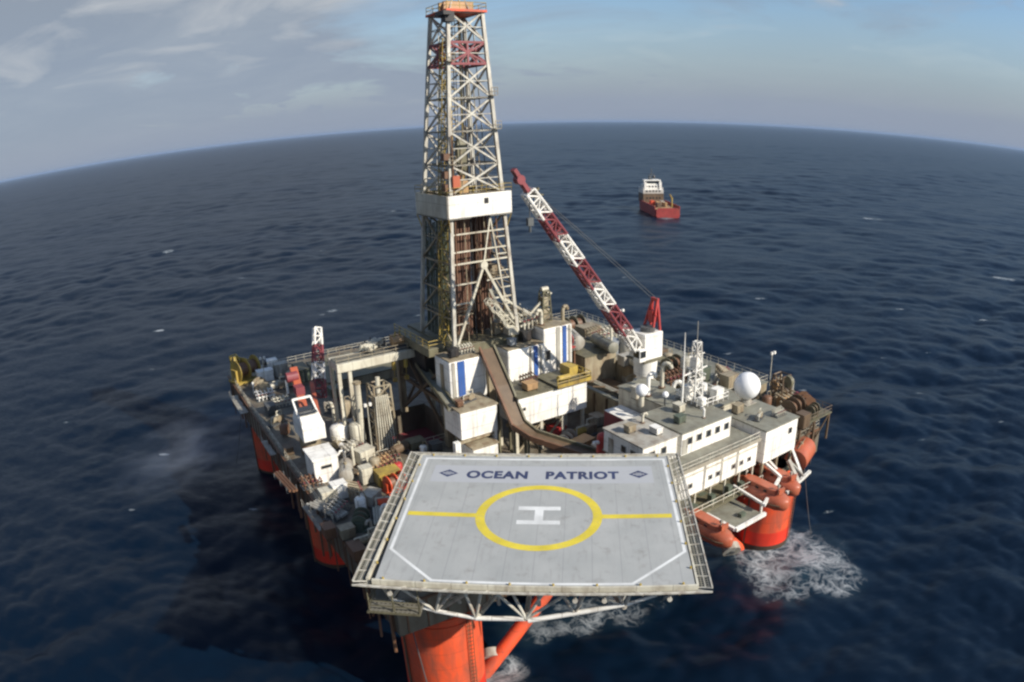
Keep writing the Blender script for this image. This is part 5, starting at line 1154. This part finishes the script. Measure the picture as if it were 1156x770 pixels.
locker('equipment_locker', 'brown low locker on the left edge below the low crane house', -6.0, 36.8, 20, 1.4, 1.8, 1.2, 'brown', R(0))
pipes('pipe_bundle', 'rusty pipes along the left deck edge below the white machine house', -9.4, 23.6, 20, 7, 3, 1, 0.2, 'rust', R(5), None, 'v')
locker('equipment_locker', 'tall dull green locker behind the white round tank', 7.3, 52.1, 20, 2.2, 2.2, 3.0, 'dgreen', R(0))
manifold('pipe_manifold', 'grey manifold beside the tall dull green locker', 5.6, 49.9, 20, 1.3, 'lgrey', R(60))
vtank('storage_tank', 'beige tank at the foot of the left gantry leg', 6.3, 43.9, 20, 0.9, 3.4, 'beige')
locker('equipment_locker', 'grey locker between gantry leg and slim cream tank', 5.5, 38.5, 20, 1.8, 1.8, 2.0, 'lgrey', R(0))
pump('pump_unit', 'white pump in front of the white round tank', 1.5, 33.5, 20, 1.1, 'white', R(110))
gooseneck('vent_pipe', 'cream vent between grey manifold and cream locker', 1.2, 27.4, 20, 2.8, 0.22, 'cream', R(45))
locker('equipment_locker', 'narrow cream cabinet left of the small yellow container', 0.9, 21.7, 20, 1.6, 1.4, 2.4, 'cream', R(0))
manifold('pipe_manifold', 'tan manifold behind the small yellow container', 4.3, 24.2, 20, 1.2, 'tan', R(20))
vtank('storage_tank', 'small red drum tank by the left back corner of the helideck', 5.6, 21.7, 20, 0.7, 1.8, 'red')
locker('equipment_locker', 'white cabinet beside the middle left deck edge', -3.8, 19.7, 20, 2.0, 1.6, 2.2, 'white', R(0))
manifold('pipe_manifold', 'grey manifold beside the light grey pipes', -5.7, 16.0, 20, 1.2, 'lgrey', R(40))
vtank('storage_tank', 'small white drum tank before the orange pump', -2.7, 14.7, 20, 0.7, 2.2, 'white')
locker('equipment_locker', 'beige low locker beside the dull green winch', -6.4, 10.1, 20, 1.8, 1.4, 1.4, 'beige', R(0))
gooseneck('vent_pipe', 'grey thin vent beside the dull green winch', -3.5, 9.3, 20, 1.6, 0.18, 'lgrey', R(200))
pipes('pipe_bundle', 'cream thin pipes beside the left net of the helideck', -2.7, 10.2, 20, 4.5, 4, 1, 0.16, 'cream', R(-20), None, 'v')
locker('equipment_locker', 'rusty locker above the middle left leg edge', -8.3, 11.3, 20, 1.4, 1.8, 1.5, 'rust', R(0))
locker('equipment_locker', 'small black box right below the dark window of the low crane', 0.3, 42.8, 20, 0.8, 0.8, 1.2, 'black', R(0))
manifold('pipe_manifold', 'olive manifold behind the helideck left back corner', 8.1, 21.7, 20, 0.9, 'olive', R(0))
locker('equipment_locker', 'dark grey locker left of the white posts behind the helideck', 13.4, 25.5, 20, 1.6, 1.4, 1.2, 'dgrey', R(0))
pipes('pipe_bundle', 'brown thin pipes stacked right of the large white building', 39.5, 28.6, 20, 9, 6, 2, 0.16, 'brown', R(0), None, 'v')
vtank('storage_tank', 'small yellow drum tank left of the dark red container', 39.5, 17.1, 20, 0.7, 1.6, 'yellow')
locker('equipment_locker', 'tan box between grey winch and tan crate container', 31.0, 13.7, 20, 1.8, 1.4, 1.4, 'tan', R(0))
htank('storage_tank', 'cream horizontal tank left of the crane pedestal foot', 51.0, 23.4, 24.7, 1.0, 4.5, 'cream', R(80))
locker('equipment_locker', 'pale grey box beside the light grey tank near the boom foot', 50.9, 27.0, 24.7, 2.2, 1.8, 1.8, 'lgrey', R(0))
gooseneck('vent_pipe', 'cream vent on the pump house roof near the green cylinders', 52.6, 32.9, 26.7, 2.6, 0.25, 'cream', R(30))
manifold('pipe_manifold', 'beige manifold on the beige pump house roof', 52.8, 38.2, 26.7, 1.2, 'beige', R(10))

# ================================================================== EXHAUST SMOKE drifting off the port side
b = MB(); b.sphere((0,0,0), 1, 24, 14)
m = bpy.data.materials.new('exhaust_smoke'); m.use_nodes = True; nt = m.node_tree; nt.nodes.remove(nt.nodes['Principled BSDF'])
pv = nt.nodes.new('ShaderNodeVolumePrincipled'); pv.inputs['Color'].default_value = (.62,.72,.92,1)
tc = nt.nodes.new('ShaderNodeTexCoord'); ln = nt.nodes.new('ShaderNodeVectorMath'); ln.operation = 'LENGTH'; nt.links.new(tc.outputs['Object'], ln.inputs[0])
fall = ramp(nt, ln.outputs['Value'], .25, 1.0, (1,1,1,1), (0,0,0,1))
nz_ = noise(nt, 2.2, 3, .55, (1,1,1), dist=.6); cl = ramp(nt, nz_, .40, .78)
mu = nt.nodes.new('ShaderNodeMath'); mu.operation = 'MULTIPLY'; nt.links.new(fall, mu.inputs[0]); nt.links.new(cl, mu.inputs[1])
m2 = nt.nodes.new('ShaderNodeMath'); m2.operation = 'MULTIPLY'; m2.inputs[1].default_value = .052; nt.links.new(mu.outputs[0], m2.inputs[0]); nt.links.new(m2.outputs[0], pv.inputs['Density'])
nt.links.new(pv.outputs[0], nt.nodes['Material Output'].inputs['Volume'])
o = b.build('exhaust_smoke', m, smooth=True); o.location = (-63, 120, 9); o.scale = (13, 25, 5.5); o.rotation_euler = (0, 0, R(-22)); o['kind'] = 'stuff'
sc.cycles.volume_step_rate = 4

t = thing('support_frame', 'dark posts and lower wall beneath the plain white end house at right', 'support frame', 43.8, -9.6, ZD)
b = MB()
for x in (.2,3.4,6.7):
    for y in (.2,7.3): b.box(x,x+.35,y,y+.35,-.0,2.297)
b.build('posts','beige',t); b = MB(); b.box(.6,6.6,2.6,7.2,.02,2.29); b.build('lower_wall','rust',t); b = MB(); b.box(-.1,7.4,-.1,8.1,-.35,-.02); b.build('base_plate','rust',t)

t = thing('front_ledge', 'olive deck ledge with rail in front of the long low white quarters', 'walkway', 25.4, -10.4, ZD)
b = MB(); b.box(0, 25.8, 0, 5.35, -.3, -.02); b.build('floor','olive',t); b = MB(); rail(b,[(0,.1,-.02),(17.8,.1,-.02)],r=.05); b.build('railing','cream',t)
b = MB()
for x in (2.1,5.4,8.8,12.0,14.6): b.cbox(x,1.2,-.019,rnd.uniform(.7,1.3),.8,rnd.uniform(.6,1.3))
b.build('equipment','dgreen',t)

for i, (u, v, mt, lab) in enumerate(((2.0, 15.0, 'black', 'black hose snaking across the left deck near the orange winch'), (-2.5, 28.0, 'tan', 'tan hose lying right of the white machine house'),
        (31.0, 13.5, 'orange', 'orange hose coiled loosely between ramp end and yellow pump'), (9.0, 22.0, 'black', 'black hose looping in front of the dark moonpool'), (16.0, 12.0, 'brown', 'brown hose in the shade behind the helideck back edge'))):
    b = MB(); P = [(2.6*math.sin(k*.7+i)+k*.25, 1.9*math.cos(k*.9+i*2)-k*.2, .16) for k in range(16)]; b.path(P, .14, 7); o = b.build('deck_hose', mt, smooth=True)
    x, y = W(u, v); o.location = (x, y, ZD); o.rotation_euler = (0,0,A32); tag(o, lab, 'hose')

# small rooftop and corner gear
for kind, args in (
  (locker, ('roof_unit', 'small beige ventilation box on the grey roofed deckhouse', 26.6, -1.6, 29.3, 1.2, 1.0, .9, 'beige')),
  (locker, ('roof_unit', 'white cooling box near the front of the grey roofed deckhouse roof', 28.8, -3.9, 29.3, 1.0, 1.4, .8, 'white')),
  (gooseneck, ('vent_pipe', 'short cream vent on the grey roofed deckhouse', 29.6, -.6, 29.3, .9, .16, 'cream')),
  (locker, ('roof_unit', 'grey green box on the roof above the five dark windows', 33.2, -3.6, 29.4, 1.3, 1.0, .9, 'dgreen')),
  (gooseneck, ('vent_pipe', 'thin white vent at the front edge of the five-window house roof', 36.6, -4.6, 29.4, 1.0, .14, 'white', R(90))),
  (locker, ('roof_unit', 'cream box on the five-window house roof left of the mast platform', 35.6, -1.0, 29.4, 1.1, 1.3, 1.0, 'cream')),
  (pump, ('pump_unit', 'small pale pump on the end house roof in front of the dome', 46.0, -6.4, 27.2, .7, 'lgrey', R(20))),
  (locker, ('roof_unit', 'beige box on the end house roof left of the dome pedestal', 45.4, -3.0, 27.2, 1.4, 1.1, 1.2, 'beige')),
  (manifold, ('pipe_manifold', 'thin cream pipework on the end house roof right front corner', 49.2, -7.4, 27.2, .7, 'cream', R(0))),
  (manifold, ('pipe_manifold', 'rusty pipework beside the large brown winch at the right corner', 57.6, -3.4, 22.2, 1.2, 'rust', R(80))),
  (locker, ('equipment_locker', 'tan box between the right corner winches and the fairlead frame', 61.8, .9, 22.2, 1.6, 1.4, 1.9, 'tan')),
  (winch, ('deck_winch', 'small olive winch at the edge behind the right corner railing', 63.2, -4.2, 22.2, .8, 'olive', R(10))),
  (vtank, ('storage_tank', 'rusty upright tank behind the large brown winch at right', 58.4, 1.6, 22.2, .8, 2.8, 'rust')),
  (pump, ('pump_unit', 'rusty pump near the right end of the long pump house roof', 54.6, 9.4, 24.7, 1.1, 'rust', R(30))),
  (locker, ('equipment_locker', 'white box on the pump house roof behind the big white dome', 57.6, 8.2, 24.7, 1.8, 1.6, 1.7, 'white')),
  (manifold, ('pipe_manifold', 'beige pipework on the pump house roof between mast and pole light', 59.0, 11.5, 24.7, 1.4, 'beige', R(60))),
  (vtank, ('storage_tank', 'beige small tank on the far pump house roof beyond the crane cab', 56.6, 22.4, 24.7, .9, 2.2, 'beige')),
  (locker, ('equipment_locker', 'brown crate on the far pump house roof behind the crane a-frame', 58.2, 26.0, 24.7, 2.2, 1.8, 1.6, 'brown')),
  (locker, ('equipment_locker', 'tan crate on the mud house roof left of the yellow ledge', 25.4, 18.4, 29.0, 1.8, 1.5, 1.0, 'tan')),
  (manifold, ('pipe_manifold', 'brown pipework on the mud house roof behind the tan crate', 26.6, 20.6, 29.0, .9, 'brown', R(10))),
  (pump, ('pump_unit', 'brown pump on the boxy cabin roof left of the ramp', 16.4, 20.4, 28.7, .8, 'brown', R(15))),
  (locker, ('roof_unit', 'rusty box at the left corner of the boxy cabin roof', 14.6, 19.4, 28.7, .9, .9, .8, 'rust')),
  (manifold, ('pipe_manifold', 'cream pipework on the left blue striped cabin roof', 19.4, 25.8, 33.8, .8, 'cream', R(0))),
  (locker, ('roof_unit', 'grey box on the white cabin roof right of the ramp head', 27.0, 25.4, 33.4, 1.1, 1.0, 1.0, 'grey')),
  (pump, ('pump_unit', 'tan pump on the drill floor deck behind the tall cabin', 34.4, 32.4, 34.3, 1.0, 'tan', R(70))),
  ): kind(*args)

b = MB()
for z, y in ((7.0,7.9),(11.2,8.5),(13.8,9.9)):
    for x in (-4.6,-2.3,0,2.3,4.6): b.box(x-.5,x+.5,y-.12,y-.01,z,z+.9)
b.build('windows','glass',sv)
b = MB(); rail(b,[(-7.2,8.8,12.4),(-7.2,22,12.4)],r=.12,step=3); b.build('railing','white',sv); b = MB(); rail(b,[(7.2,22,12.4),(7.2,8.8,12.4)],r=.12,step=3); b.build('railing','white',sv)
b = MB(); b.cyl((5.8,-20,4.2),(5.8,-20,10),.5); b.bar((5.8,-20,9.6),(2.5,-27,12.5),.6); b.build('deck_crane','yellow',sv)
